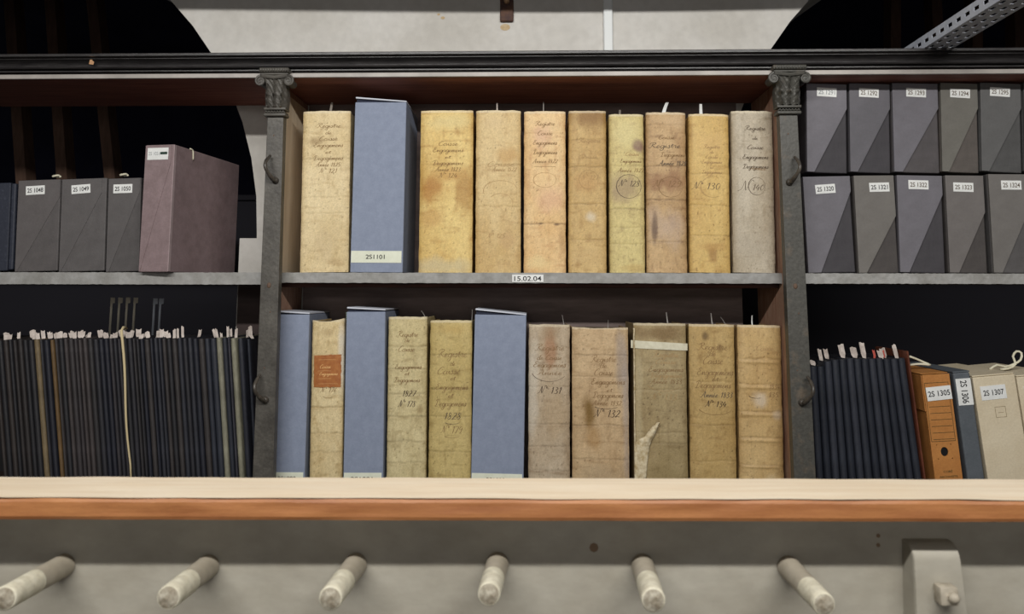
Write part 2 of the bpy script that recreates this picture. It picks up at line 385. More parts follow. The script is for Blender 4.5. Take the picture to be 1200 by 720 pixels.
# side panels
xp_l0, xp_l1 = P(319, 200, 2.147).x, P(330.5, 200, 2.2).x
xp_r0, xp_r1 = P(910.5, 200, 2.2).x, P(929, 200, 2.147).x
W(MB().box(xp_l0, xp_l1, 2.147, DB, 0.02, zt_bot, 0.002).build('side_panel', M_panR, bc))
W(MB().box(xp_l1 + .0003, xp_l1 + .0025, 2.150, YW - .018, Zs_top + .001, zt_bot - .022).build('liner_board', M_pan, bc))
W(MB().box(xp_r0, xp_r1, 2.147, DB, 0.02, zt_bot, 0.002).build('side_panel', M_panR, bc))

def column(tl, tr, yt, bl, br, yb, worn, side, hooks):
    YC = 2.120
    a, b, c, d = P(tl, yt, YC), P(tr, yt, YC), P(bl, yb, YC), P(br, yb, YC)
    def xat(z, lo):
        p, q = (a, c) if lo else (b, d); k = (z - p.z) / (q.z - p.z); return p.x + (q.x - p.x) * k
    ztop = P(323, 137, YC).z; zc = P(323, 82.5, YC).z
    M = M_ironR if worn else M_iron
    m = MB(); z0 = 0.0
    m.prism([(xat(z0, 1), z0), (xat(z0, 0), z0), (xat(ztop, 0), ztop), (xat(ztop, 1), ztop)], YC, 2.146, 0.0015)
    shaft = W(m.build('pilaster', M, bc))
    cx = (xat(ztop, 1) + xat(ztop, 0)) / 2; hw = (xat(ztop, 0) - xat(ztop, 1)) / 2
    # capital: rings, leafy body, volutes, abacus
    m = MB(); h = zc - ztop
    def yy(v): return v
    for zz, e, hh in ((0.00, 0.0085, 0.05), (0.075, 0.0055, 0.02), (0.13, 0.009, 0.045)):
        zc0 = ztop + zz * h; r_ = hh * h
        m.box(cx - hw - e, cx + hw + e, YC - e - 0.002, 2.146, zc0, zc0 + r_ * 1.4, r_ * 0.5, 3)
    for k in range(7):                    # beads between the rings
        bx = cx - hw - .005 + (k + 0.5) * (2 * hw + .010) / 7; bmesh.ops.create_uvsphere(m.bm, u_segments=8, v_segments=6, radius=0.0028, matrix=Matrix.Translation((bx, YC - 0.0085, ztop + 0.10 * h)))
    zb0, zb1 = ztop + 0.19 * h, ztop + 0.80 * h
    def wid(v): return hw * (1.30 + 0.22 * v ** 3 + 0.07 * math.sin(math.pi * min(1, v * 1.6)) * (v < 0.62) - .10 * math.exp(-((v - .72) / .12) ** 2))
    def body(u, v):
        x = (u * 2 - 1); wv = wid(v); rel = 0.0
        for s_ in (-0.62, 0, 0.62):       # acanthus leaves: curved ribs
            dx = abs(x - s_ * (1 + 0.3 * v)); leaf = max(0, 1 - dx / 0.34)
            rel += leaf * (0.0055 if v < 0.45 else 0.003) * (0.5 + 0.5 * math.sin(v * 30 + dx * 16))
            rel += 0.004 * math.exp(-(dx / 0.06) ** 2)
        rel += 0.004 * math.exp(-((v - 0.44) / 0.05) ** 2) * (0.6 + 0.4 * math.cos(x * 10))
        rel += 0.002 * abs(math.sin(9 * x + 12 * v))
        y = YC - 0.006 - 0.012 * v ** 2 + 0.012 * abs(x) ** 4 - rel * 1.6
        return (cx + x * wv, y, zb0 + (zb1 - zb0) * v)
    vg = m.grid(body, 44, 60)
    for j in range(60):                   # side walls of the body
        for i in (0, 44):
            p, q = vg[j][i], vg[j + 1][i]
            p2 = m.bm.verts.new((p.co.x, 2.146, p.co.z)); q2 = m.bm.verts.new((q.co.x, 2.146, q.co.z)); m.bm.faces.new((p, q, q2, p2))
    for sg in (-1, 1):                    # volutes: spiral rolls
        vx = cx + sg * hw * 1.70; vz = ztop + 0.73 * h
        pts = []; rr = []
        for k in range(40):
            a_ = k / 39; ang = math.pi / 2 - sg * (2 * math.pi * 1.6) * a_ * -1; r_ = (0.0128 * (1 - a_) + 0.002)
            pts.append((vx + math.cos(ang) * r_ * -1 * sg * sg, YC - 0.020 + 0.0 * a_, vz + math.sin(ang) * r_)); rr.append(0.0042 * (1 - 0.4 * a_))
        m.tube(pts, rr, 7)
        m.tube([(vx, YC - 0.021, vz), (vx, 2.146, vz)], 0.0112, 16)
    m.tube([(cx - hw * 1.6, YC - 0.018, ztop + 0.84 * h), (cx, YC - 0.022, ztop + 0.80 * h), (cx + hw * 1.6, YC - 0.018, ztop + 0.84 * h)], 0.006, 8)
    m.box(cx - hw * 1.75, cx + hw * 1.75, YC - 0.024, 2.146, ztop + 0.855 * h, ztop + 0.90 * h, 0.002)
    m.box(cx - hw * 1.85, cx + hw * 1.85, YC - 0.030, 2.146, ztop + 0.90 * h, zc, 0.004, 3)
    for k in range(11):                   # egg and dart along the abacus
        bx = cx - hw * 1.75 + (k + 0.5) * 3.5 * hw / 11
        bmesh.ops.create_uvsphere(m.bm, u_segments=8, v_segments=6, radius=0.0042, matrix=Matrix.Translation((bx, YC - 0.030, ztop + 0.95 * h)) @ Matrix.Diagonal((0.8, 0.8, 1.3, 1)))
    cap = m.build('capital', M, shaft, 40); 
    for (hx, hy) in hooks:                # small iron hooks
        q = P(hx, hy, YC); s_ = side; m = MB()
        path = []
        for k in range(15):
            a_ = k / 14
            path.append((q.x - s_ * 0.0165 * math.sin(a_ * math.pi * 0.95) * 0.55 + s_ * 0.010 * (1 - a_), YC - 0.012 - 0.030 * math.sin(a_ * math.pi), q.z - 0.004 + 0.068 * a_))
        path = [(q.x + s_ * 0.012, YC + 0.004, q.z - 0.002)] + path[:]
        m.tube(catm3(path), [0.0062] * 8 + [0.0048] * (len(catm3(path)) - 12) + [0.004] * 4, 10)
        bmesh.ops.create_uvsphere(m.bm, u_segments=12, v_segments=8, radius=0.010, matrix=Matrix.Translation((q.x + s_ * 0.012, YC - 0.002, q.z - 0.004)))
        m.build('hook', M_hook, shaft, 60)
    m = MB()
    for (nx, ny, r_) in ((cx, P(0, 334, YC).z, 0.006), (cx + 0.006, P(0, 365, YC).z, 0.002), (cx - 0.004, P(0, 430, YC).z, 0.0018), (cx - 0.003, P(0, 160, YC).z, 0.002)):
        bmesh.ops.create_uvsphere(m.bm, u_segments=10, v_segments=6, radius=r_, matrix=Matrix.Translation((nx, YC + 0.0, ny)) @ Matrix.Diagonal((1, 0.4, 1.3, 1)))
    m.build('rivets', mat('rusted_rivet', (98, 78, 64), 0.7), shaft, True)
def catm3(p):
    q = [p[0]] + list(p) + [p[-1]]; out = []
    for i in range(1, len(q) - 2):
        for s in range(2):
            t = s / 2
            out.append(tuple(0.5 * (2 * q[i][a] + (-q[i - 1][a] + q[i + 1][a]) * t + (2 * q[i - 1][a] - 5 * q[i][a] + 4 * q[i + 1][a] - q[i + 2][a]) * t * t + (-q[i - 1][a] + 3 * q[i][a] - 3 * q[i + 1][a] + q[i + 2][a]) * t ** 3) for a in range(3)))
    out.append(p[-1]); return out
column(313.0, 332.0, 145, 296.0, 320.0, 556, False, 1, ((318, 210), (306, 467)))
column(914.0, 935.5, 150, 930.5, 956.0, 556, True, -1, ((930, 212), (945, 470)))

def shelf_board(x0, x1, zt, zb, edge, lab=None):
    m = MB(); m.box(x0, x1, YS + 0.004, DB, zb, zt)
    b = W(m.build('shelf_board', M_shbot, bc))
    def f(u, v):
        return (x0 + (x1 - x0) * u, YS + 0.0012 * noise.noise(Vector((u * 60, v * 3, x0))), zb + (zt - zb) * v + (0.0012 * noise.noise(Vector((u * 90, 0, x0))) if v in (0, 1) else 0))
    m = MB(); g = m.grid(f, 220, 3)
    for j in (0, 3):
        for i in range(220):
            p, q = g[j][i], g[j][i + 1]
            p2 = m.bm.verts.new((p.co.x, YS + 0.006, p.co.z)); q2 = m.bm.verts.new((q.co.x, YS + 0.006, q.co.z)); m.bm.faces.new((p, q, q2, p2))
    m.build('front_edge', M_shelf, b)
    return b
XLE = P(0, 300, 2.2).x - 0.25; XRE = P(1200, 300, 2.2).x + 0.25
zt, zb_ = Zs_top, Zs_bot
xa = xp_l1 + 0.0005; xb = P(919, 326, YS).x
sb = shelf_board(xp_l0 + 0.0, xb, zt, zb_, 1)
# the middle board runs in front of the panels; the red strip below it
W(MB().box(xa, xp_r0, YS + 0.03, DB, zb_ - 0.012, zb_ - 0.001).build('shelf_batten', mat('batten_wood', (84, 48, 38), 0.8, (52, 36, 32), 6, (1, 6, 6)), bc))
shelf_board(XLE, xp_l0 - 0.001, zt, P(200, 333.5, YS).z, 1)
shelf_board(xp_r1 + 0.001, XRE, zt, zb_, 1)
for (x0, x1) in ((XLE, xp_l0 - 0.001), (xa, xp_r0), (xp_r1 + 0.001, XRE)):
    shelf_board(x0, x1, Zl_top, Zl_top - 0.03, 1)
W(MB().box(XLE, XRE, 2.20, DB, 0.0, 0.08).build('plinth', M_corn, bc))
# shelf mark on the middle board
q = P(618.5, 326.5, YS); m = MB(); m.box(q.x - 0.0445, q.x + 0.0445, YS - 0.003, YS - 0.0018, q.z - 0.0105, q.z + 0.0105)
lb = m.build('shelf_label', M_paper, sb); text('15.02.04', 0.0135, M_ink, lb, 'lettering', (q.x, YS - 0.0034, q.z - 0.0005), 0, 0.077, 0.01)

# ------------------------------------------------------------------ vellum registers
def fb(x, y, s, o=3):
    v = 0; a = 1.0; t_ = 0
    for k in range(o):
        v += a * noise.noise(Vector((x, y, s + k * 7.3))); t_ += a; a *= 0.55; x *= 2.1; y *= 2.1
    return v / t_
def mixc(a, b, k): return tuple(a[i] + (b[i] - a[i]) * k for i in range(3))

def register(q, yt, yb, label, base, tan, dark, seed, bands=(), creases=(), blots=(), lines=(), arcs=(), crown=0.0006, topfn=None, Z0=None, yfront=2.203, marks=(), group=None, yq=None, gamp=0.55):
    """q: tl, tr, bl, br pixels at rows yt and yb"""
    tl, tr, bl, br = q
    z0 = Zs_top if Z0 is None else Z0
    A, B, C, D_ = P(tl, yt, yfront), P(tr, yt, yfront), P(bl, yb, yfront), P(br, yb, yfront)
    H = A.z - z0
    xt = (A.x + B.x) / 2; xbm = (C.x + D_.x) / 2
    slope = (xt - xbm) / (A.z - C.z); lean = math.atan(slope)
    Wd = ((B.x - A.x) + (D_.x - C.x)) / 2 * math.cos(lean) - 0.0012
    xb0 = xbm + slope * (z0 - C.z)
    t = thing('vellum_register', label, 'book', (xb0, yfront, z0 + Wd / 2 * abs(math.sin(lean)) + 0.0005), (0, lean, 0), group)
    DP = 0.205
    bands = sorted(bands)
    def ysp(u, v):
        y = 0.002 * u * u + 0.006 * abs(u) ** 9
        for b_ in bands: y -= 0.0022 * math.exp(-((v - b_) / 0.009) ** 2) * (1 - abs(u) ** 6)
        for cr in creases:
            y += 0.0010 * math.exp(-((v - cr[0] - 0.011 * fb(u * 1.5, cr[0] * 9, seed)) / 0.004) ** 2)
        y += 0.0016 * fb(u * 1.6, v * 7, seed + 3)
        return y
    NU, NV = 46, 190
    edgew = lambda v, s_: 0.0014 * fb(v * 14, s_ * 5, seed + 11, 2)
    def pt(a, b):
        u = a * 2 - 1; v = b
        zt_ = H * v
        if v > 0.97: zt_ += (crown * (1 - u * u) + 0.0022 * fb(u * 2.5, 1, seed + 5, 2) + (topfn(u) if topfn else 0)) * (v - 0.97) / 0.03
        if v < 0.02: zt_ += max(0, 0.0012 * fb(u * 4, 2, seed + 6, 2))
        return (u * (Wd / 2 + edgew(v, 1 if u > 0 else -1) * abs(u) - 0.0008), ysp(u, v), zt_)
    m = MB(); g = m.grid(pt, NU, NV)
    # wrap to a closed shell
    ring = [g[0][i] for i in range(NU + 1)] + [g[j][NU] for j in range(1, NV + 1)] + [g[NV][i] for i in range(NU - 1, -1, -1)] + [g[j][0] for j in range(NV - 1, 0, -1)]
    back = [m.bm.verts.new((v.co.x, 0.021, v.co.z)) for v in ring]
    k = len(ring)
    for i in range(k): m.bm.faces.new((ring[i], ring[(i + 1) % k], back[(i + 1) % k], back[i]))
    m.bm.faces.new(back)
    sp = m.build('spine', M_vel, t, 50)
    at = sp.data.color_attributes.new('paint', 'FLOAT_COLOR', 'POINT')
    Lb, Lt, Ld = lin(base), lin(tan), lin(dark)
    vals = []
    for vtx in sp.data.vertices:
        u = vtx.co.x / (Wd / 2); v = vtx.co.z / H; ux = u * Wd * 8; vz = v * H * 8
        n1 = fb(ux * 0.6, vz * 0.6, seed * 3.1, 4); n2 = fb(ux * 3.2, vz * 3.2, seed * 5.7 + 9, 4)
        c_ = mixc(Lb, Lt, min(1, max(0, 0.38 + n1 * 1.5)))
        c_ = mixc(c_, Ld, min(gamp, max(0, n2 * 1.3 - 0.14)))
        n4 = fb(u * 1.3 + 4, v * 34, seed + 50, 3); c_ = mixc(c_, Ld, min(.5, max(0, n4 - .12) * 1.3))
        n6 = fb(ux * 5, vz * .5, seed + 60, 3); c_ = mixc(c_, Ld, min(.3, max(0, n6 - .2) * .9))
        n5 = fb(ux * 15, vz * 15, seed + 70, 2); c_ = mixc(c_, tuple(x * .5 for x in Ld), min(.7, max(0, n5 - .38) * 5))
        n3 = fb(ux * 9, vz * 9, seed + 31, 2); c_ = tuple(x * (1 + 0.18 * n3) for x in c_)
        e = abs(u) ** 5; c_ = mixc(c_, Ld, 0.45 * e * (0.7 + 0.8 * fb(vz * 2, u, seed + 40, 2)))
        for cr in creases:
            dv = abs(v - cr[0] - 0.011 * fb(u * 1.5, cr[0] * 9, seed)); kk = math.exp(-(dv / 0.0045) ** 2) * cr[1] * (0.7 + 0.9 * fb(u * 3, cr[0] * 40, seed, 2))
            c_ = mixc(c_, tuple(x * 0.35 for x in Ld), min(0.8, max(0, kk)))
            if len(cr) > 2 and v < cr[0]:           # tone darkens just below the crease
                c_ = mixc(c_, Ld, cr[2] * math.exp(-(cr[0] - v) / 0.03))
        for (bu, bv, ru, rv, bc_, st) in blots:
            d_ = math.sqrt(((u - bu) / ru) ** 2 + ((v - bv) / rv) ** 2) + 0.9 * fb(ux * 1.3, vz * 1.3, seed + bu * 9 + bv * 5, 4)
            kk = min(1, max(0, 1.25 - d_)); kk = kk * kk * (3 - 2 * kk)
            c_ = mixc(c_, lin(bc_), kk * st)
        if v > 0.988: c_ = mixc(c_, lin((226, 216, 190)), 0.45)
        vals += [max(0, c_[0]), max(0, c_[1]), max(0, c_[2]), 1.0]
    at.data.foreach_set('color', vals)
    cm = mat('vellum_board_%d' % int(seed), tuple(int(x) for x in mixc(base, tan, 0.5)), 0.6, tuple(int(x) for x in dark), 14, bump=0.3)
    for sg in (-1, 1):
        m = MB(); x0 = sg * (Wd / 2 - 0.0015); x1 = sg * (Wd / 2 - 0.005)
        m.box(min(x0, x1), max(x0, x1), 0.0212, DP, 0.0002, H - 0.002, 0.001); m.build('cover_board', cm, t)
    m = MB(); m.box(-Wd / 2 + 0.0055, Wd / 2 - 0.0055, 0.0215, DP - 0.006, 0.003, H - 0.007); m.build('page_block', M_pages, t)
    # handwriting
    grp_ = {}
    def yfn(x, z): return ysp(max(-1, min(1, x / (Wd / 2))), z / H) - 0.0006
    for ln in lines:
        s_, v, uc, xh, fitf = ln[:5]; ink = ln[5] if len(ln) > 5 else M_sepia
        grp_.setdefault(ink, []).extend(strokes_for(s_, xh, uc * Wd / 2, v * H, fit=fitf * Wd))
    for (uc, v, ru, rz, a0, a1, ink) in arcs:
        st = [(uc * Wd / 2 + ru * Wd / 2 * math.cos(R(a0 + (a1 - a0) * k / 16)), v * H + rz * math.sin(R(a0 + (a1 - a0) * k / 16))) for k in range(17)]
        grp_.setdefault(ink, []).append(st)
    for ink, ss in grp_.items():
        ss = sorted(ss, key=lambda st: min(p[1] for p in st)); cl = [[]]; hi = -1
        for st in ss:
            if cl[-1] and min(p[1] for p in st) > hi + .03: cl.append([])
            cl[-1].append(st); hi = max(hi, max(p[1] for p in st))
        for c1 in cl:
            m = MB(); ribbons(m, c1, 0.0015 if ink in (M_dkink, M_sepiaG) else 0.0011, yfn); m.build('spine_lettering', ink, t)
    # bookmarks and thread ends sticking up
    for (um, hgt, wdt, bend, mm) in marks:
        m = MB(); x = um * Wd / 2
        def rb(a, b):
            zz = H - 0.02 + (hgt + 0.02) * b
            return (x + (a - 0.5) * wdt * (1 - 0.3 * b) + bend * b * b, 0.05 + 0.012 * math.sin(b * 3), zz)
        m.grid(rb, 2, 8); o = m.build('bookmark_ribbon', mm, t)
        md = o.modifiers.new('s', 'SOLIDIFY'); md.thickness = 0.0007
    return t, Wd, H, ysp

SLIP = M_tab; THR = mat('thread_end', (150, 146, 142), 0.8); GRIB = mat('grey_ribbon', (138, 130, 122), 0.8)
old = (('Registre', .80, 0, .0062, .62), ('de', .755, 0, .0045, .16), ('Caisse', .71, 0, .0062, .5), ('Engagemens', .63, 0, .006, .72), ('et', .585, 0, .0045, .14), ('Degagemens', .54, 0, .006, .74))
def hand(v0, v1, uc=0.0, ws=1.0, ink=M_sepia, year=None, num=None, k=1.0, words=('Registre', 'de', 'Caisse', 'Engagemens', 'et', 'Degagemens')):
    items = list(words) + ([year] if year else []) + ([num] if num else [])
    wid = {'Registre': .6, 'de': .15, 'Caisse': .46, 'Engagemens': .72, 'et': .14, 'Degagemens': .72}
    out = []; n_ = len(items)
    for i, s_ in enumerate(items):
        f_ = wid.get(s_, .44 if s_ == num else .6); xh = (.0062 if s_ not in ('de', 'et') else .0045) * k
        if s_ == num: xh *= 1.15
        out.append((s_, v0 + (v1 - v0) * i / (n_ - 1), uc, xh, f_ * ws, ink))
    return out

UP = dict()
register((353.8, 411, 350.4, 407.6), 131, 318, 'pale cream vellum register beside left pilaster, grey ribbon at top', (226, 208, 166), (208, 186, 138), (176, 150, 104), 1,
         creases=((.70, .35), (.46, .2), (.36, .15)), blots=((-.35, .81, .45, .035, (150, 124, 84), .7), (0, .2, .6, .12, (206, 186, 146), .6), (.4, .06, .4, .03, (160, 128, 80), .4)),
         lines=hand(.895, .61, .1, .85, M_sepia, 'Année 1825', 'N° 121'), marks=((-.1, .040, .009, .010, GRIB),))
register((492.5, 555, 489.6, 553.4), 130, 318, 'thick vellum register with wide brown staining, right of upper blue slipcase', (224, 198, 130), (206, 172, 100), (160, 116, 56), 3,
         blots=((-.6, .52, .7, .10, (170, 118, 52), .8), (.7, .52, .45, .16, (166, 122, 60), .7), (.1, .60, .7, .05, (186, 140, 74), .6), (-.5, .33, .5, .06, (182, 138, 78), .5), (0, .04, 1.2, .06, (196, 184, 148), .7), (0, .93, 1, .06, (216, 198, 140), .7)),
         lines=hand(.78, .58, .05, .8, M_sepia, 'Année 1823', 'N° 124', words=('Caisse', 'Engagemens', 'et', 'Degagemens')), gamp=.6)
register((557.2, 611, 556.5, 610.4), 130, 318.5, 'smooth tan vellum register with faint circular scrawl, fourth spine from left pilaster', (214, 190, 140), (200, 170, 114), (166, 132, 84), 4,
         creases=((.66, .3, .15), (.40, .1)), blots=((.4, .72, .6, .05, (190, 150, 90), .6), (-.2, .92, .6, .05, (208, 184, 140), .5), (.4, .2, .5, .05, (186, 152, 110), .4)),
         lines=(('Caisse', .65, .1, .007, .6, M_sepiaF), ('Année 1822', .62, .25, .006, .55, M_sepiaF), ('N° 125', .21, -.1, .007, .4, M_sepiaF)), arcs=((.1, .50, .75, .03, 10, 200, M_sepiaF), (.1, .42, .55, .03, -30, 140, M_sepiaF)), marks=((-.1, .036, .005, .0, SLIP),), gamp=.4)
register((613.6, 663.3, 613.4, 663.8), 131, 318.5, 'peach-cream vellum register above the 15.02.04 shelf mark, broken dark line low down', (226, 196, 146), (216, 178, 122), (180, 132, 86), 5,
         creases=((.30, .7), (.86, .1)), blots=((-.1, .85, .6, .10, (214, 176, 146), .7), (.3, .45, .7, .10, (214, 172, 140), .6), (-.2, .30, .12, .006, (60, 44, 34), .9), (.55, .295, .12, .006, (90, 66, 44), .8), (.8, .2, .2, .1, (150, 104, 60), .45), (-.2, .06, .7, .05, (226, 204, 150), .7)),
         lines=hand(.91, .73, .0, .8, M_sepia, None, None, words=('Registre', 'Caisse', 'Engagemens', 'Degagemens')) + [('Année 1822', .675, 0, .006, .6, M_sepia)], arcs=((0, .57, .55, .022, 0, 360, M_sepiaF), (0, .652, .5, .0005, 0, 180, M_sepia)), marks=((-.05, .042, .0035, .0, THR),), gamp=.45)
register((665.4, 711.6, 666.3, 711), 130.5, 319, 'narrow vellum register with dark brown top end and pale scratch', (206, 178, 122), (190, 158, 102), (150, 114, 66), 6,
         creases=((.82, .35, .2), (.65, .5, .1), (.42, .4), (.20, .2)), blots=((0, .96, 1.6, .09, (134, 98, 52), .85), (.1, .34, .35, .04, (214, 202, 176), .8), (0, .55, .8, .06, (190, 150, 96), .5), (0, .1, 1, .06, (196, 166, 116), .4)),
         lines=(('Registre', .80, .1, .006, .6, M_sepiaF), ('Caisse', .70, 0, .006, .5, M_sepiaF), ('N° 127', .57, .1, .007, .45, M_sepiaF)), arcs=((.05, .57, .5, .028, 0, 360, M_sepiaF),), crown=.0, gamp=.4)
register((713.6, 754.6, 714, 757.4), 134.5, 319, 'narrow yellow-green tinged vellum register with small purple stain near the top', (208, 192, 132), (198, 180, 122), (150, 126, 84), 7,
         creases=((.67, .2), (.40, .6, .3), (.28, .2), (.18, .2)), blots=((.65, .80, .4, .04, (128, 98, 88), .85), (0, .53, 1.2, .10, (158, 136, 106), .8), (0, .88, 1, .1, (214, 202, 146), .6), (.2, .03, 1, .03, (186, 156, 96), .5)),
         lines=(('Caisse', .735, .3, .005, .4, M_sepiaF), ('Engagemens', .69, .2, .005, .6, M_sepia), ('Année 1827', .63, .2, .006, .75, M_sepia), ('N° 128', .54, .1, .009, .6, M_sepiaG)), arcs=((.1, .54, .7, .035, 0, 360, M_sepiaG),), marks=((-.25, .026, .008, .0, GRIB),), gamp=.5)
register((756, 805, 758.8, 805.6), 132.5, 319, 'mottled brown vellum register with white slip leaning from the top', (196, 166, 122), (176, 144, 102), (122, 88, 56), 8,
         creases=((.92, .2), (.66, .5), (.45, .7, .2), (.19, .4)), blots=((0, .56, 1.3, .07, (138, 98, 66), .75), (-.1, .28, 1.0, .13, (182, 160, 140), .7), (-.6, .28, .15, .12, (84, 62, 50), .7), (.3, .95, .9, .06, (204, 176, 136), .6), (.7, .8, .4, .1, (150, 112, 70), .5)),
         lines=(('Caisse', .83, 0, .006, .4, M_sepia), ('Registre', .775, -.1, .007, .8, M_sepiaG), ('Degagemens', .72, .3, .006, .6, M_sepia), ('Année 1828', .665, .3, .007, .7, M_sepiaG), ('N° 129', .53, 0, .010, .7, M_sepia)), arcs=((.2, .53, .6, .03, 0, 360, M_sepia),), marks=((.0, .044, .013, .013, M_paper),), gamp=.6)
register((807, 855, 808.8, 857), 134.5, 319, 'golden-tan vellum register second from right pilaster, white slip at top', (210, 180, 114), (198, 164, 98), (156, 118, 64), 9,
         creases=((.62, .3), (.42, .3), (.23, .3, .1)), blots=((0, .82, 1, .08, (206, 172, 112), .5), (.1, .12, .3, .06, (140, 96, 52), .6), (0, .16, .9, .03, (180, 140, 82), .5)),
         lines=hand(.78, .62, .1, .7, M_sepiaF, None, None, .8) + [('N° 130', .52, -.2, .010, .7, M_sepiaG)], arcs=((.15, .535, .6, .03, 60, 300, M_sepiaF),), marks=((-.15, .043, .011, -.004, M_paper),), gamp=.4)
register((857.3, 906, 859.3, 910.6), 131, 319, 'greyish vellum register beside right pilaster, bold circled number', (190, 180, 160), (174, 162, 140), (132, 116, 92), 10,
         blots=((-.9, .5, .2, .6, (160, 146, 122), .6), (.6, .6, .4, .4, (168, 152, 126), .5), (-.3, .55, .3, .2, (202, 192, 172), .5), (0, .15, 1, .1, (178, 168, 150), .5)),
         lines=hand(.88, .64, .1, .85, M_sepiaG, None, None, .95, words=('Registre', 'de', 'Caisse', 'Engagemens', 'Degagemens')) + [('Année', .63, .2, .006, .4, M_sepia), ('N', .50, -.45, .014, .3, M_sepiaG), ('140', .505, .2, .009, .28, M_sepiaG)], arcs=((.15, .53, .4, .026, 0, 360, M_sepiaG), (.1, .70, .4, .0004, 0, 180, M_sepiaG)), gamp=.5)

ZL = Zl_top
def low(q, yt, *a, **k): return register(q, yt, 556, *a, Z0=ZL, **k)
bandv = (.2, .35, .5, .65, .8)
t, Wd, H, ysp = low((365.2, 403.2, 361, 400.8), 375.5, 'narrow cream vellum register with orange paper label on the spine', (222, 204, 160), (206, 184, 136), (168, 140, 90), 21,
    creases=((.79, .25, .25), (.49, .4, .3), (.34, .3, .3), (.23, .3, .3)), blots=((.9, .75, .3, .2, (216, 214, 206), .6), (0, .93, .5, .03, (150, 122, 80), .4)),
    lines=(('N° 176', .575, .1, .007, .5, M_sepia),), arcs=((.1, .555, .3, .006, 190, 350, M_sepia),), topfn=lambda u: -0.006 * math.sin((u + 1) * 1.9), marks=((.85, .020, .006, .001, mat('green_tape', (120, 136, 116), .8)),))
# orange label
m = MB(); la = MB()
def lab(a, b):
    u = -0.80 + 1.66 * a; v = .605 + .185 * b
    u += 0.05 * noise.noise(Vector((b * 9, a > .5, 3))) * (a in (0, 1)); vv = v + 0.006 * noise.noise(Vector((a * 9, b > .5, 5))) * (b in (0, 1)) + .006 * a * (b > 0.5)
    return (u * Wd / 2, ysp(u, vv) - 0.0011, vv * H)
m.grid(lab, 16, 20); lo = m.build('paper_label', mat('orange_label', (178, 116, 62), 0.6, (156, 92, 46), 60, bump=.3), t)
lo.modifiers.new('s', 'SOLIDIFY').thickness = 0.0006
m = MB(); yl = lambda x, z: ysp(max(-1, min(1, x / (Wd / 2))), z / H) - 0.0022
ss = strokes_for('Caisse', .0050, -.1 * Wd / 2, .715 * H, fit=.34 * Wd) + strokes_for('Engagemens', .0042, .1 * Wd / 2, .675 * H, fit=.55 * Wd)
for v, a, b in ((.765, -.5, .55), (.70, -.55, .25), (.655, -.5, .3), (.625, -.5, .7)): ss.append([(a * Wd / 2, v * H), (0, v * H + .0006), (b * Wd / 2, v * H)])
ribbons(m, ss, .0012, yl); m.build('gilt_lettering', mat('faded_gilt', (224, 176, 116), .6), lo)

low((454.2, 500.8, 452, 498.8), 372, 'cream vellum register dated 1827, left of the 1828 register', (212, 198, 154), (196, 180, 132), (150, 130, 88), 22, creases=((.83, .25), (.70, .3, .1), (.56, .4, .15), (.43, .5, .25), (.29, .5, .2), (.17, .3, .2)), blots=((.7, .47, .25, .03, (140, 116, 76), .6),),
    lines=[('Registre', .885, 0, .0075, .55, M_sepia), ('de', .855, 0, .005, .13, M_sepia), ('Caisse', .80, -.05, .0075, .42, M_sepia), ('Engagemens', .70, .05, .0065, .68, M_sepia), ('et', .665, 0, .005, .12, M_sepia), ('Degagemens', .625, 0, .0065, .66, M_sepia), ('1827', .545, .1, .0085, .34, M_dkink), ('N° 178', .485, 0, .0088, .44, M_sepiaG)], marks=((.8, .016, .003, -.012, THR),))
low((502.6, 554.4, 501.8, 551.6), 376, 'yellowish vellum register dated 1828 in large script, beside blue slipcase', (200, 180, 122), (186, 164, 104), (140, 116, 66), 23, creases=((.80, .35, .1), (.60, .35, .15), (.44, .3), (.24, .4, .2)), blots=((0, .95, 1, .04, (186, 156, 90), .5),),
    lines=[('Registre', .785, .05, .0100, .7, M_sepia), ('de', .735, .1, .006, .12, M_sepia), ('Caisse', .685, -.1, .0095, .55, M_sepia), ('et', .65, .1, .006, .12, M_sepia), ('Engagemens', .595, .05, .0080, .76, M_sepia), ('et', .55, 0, .006, .12, M_sepia), ('Degagemens', .50, 0, .0085, .74, M_sepia), ('1828', .425, .1, .010, .4, M_sepiaG), ('N° 179', .345, .05, .010, .5, M_sepia)], arcs=((.1, .41, .35, .006, 200, 340, M_sepiaG), (.1, .33, .35, .005, 190, 350, M_sepia)), marks=((.9, .030, .002, .002, THR),))
low((619, 668.6, 618.6, 668.4), 381, 'vellum register numbered 131 with rusty stain over the writing', (190, 174, 150), (176, 156, 128), (130, 106, 78), 24, creases=((.63, .1), (.41, .4, .1), (.28, .4, .15), (.14, .2, .2)), blots=((.05, .83, .35, .15, (156, 104, 64), .6), (.1, .95, .8, .06, (150, 126, 96), .6), (.3, .5, .5, .2, (180, 156, 122), .4), (-.8, .6, .3, .4, (204, 196, 180), .6)),
    lines=[('Registre', .845, 0, .0085, .7, M_sepia), ('de Caisse', .79, 0, .0065, .6, M_sepia), ('Engagemens', .745, 0, .0075, .78, M_sepia), ('Année', .70, 0, .0065, .6, M_sepia), ('N° 131', .59, .0, .0095, .56, M_dkink)], arcs=((.0, .725, .85, .030, 195, 330, M_sepiaG),), marks=((.75, .026, .002, -.006, THR),))
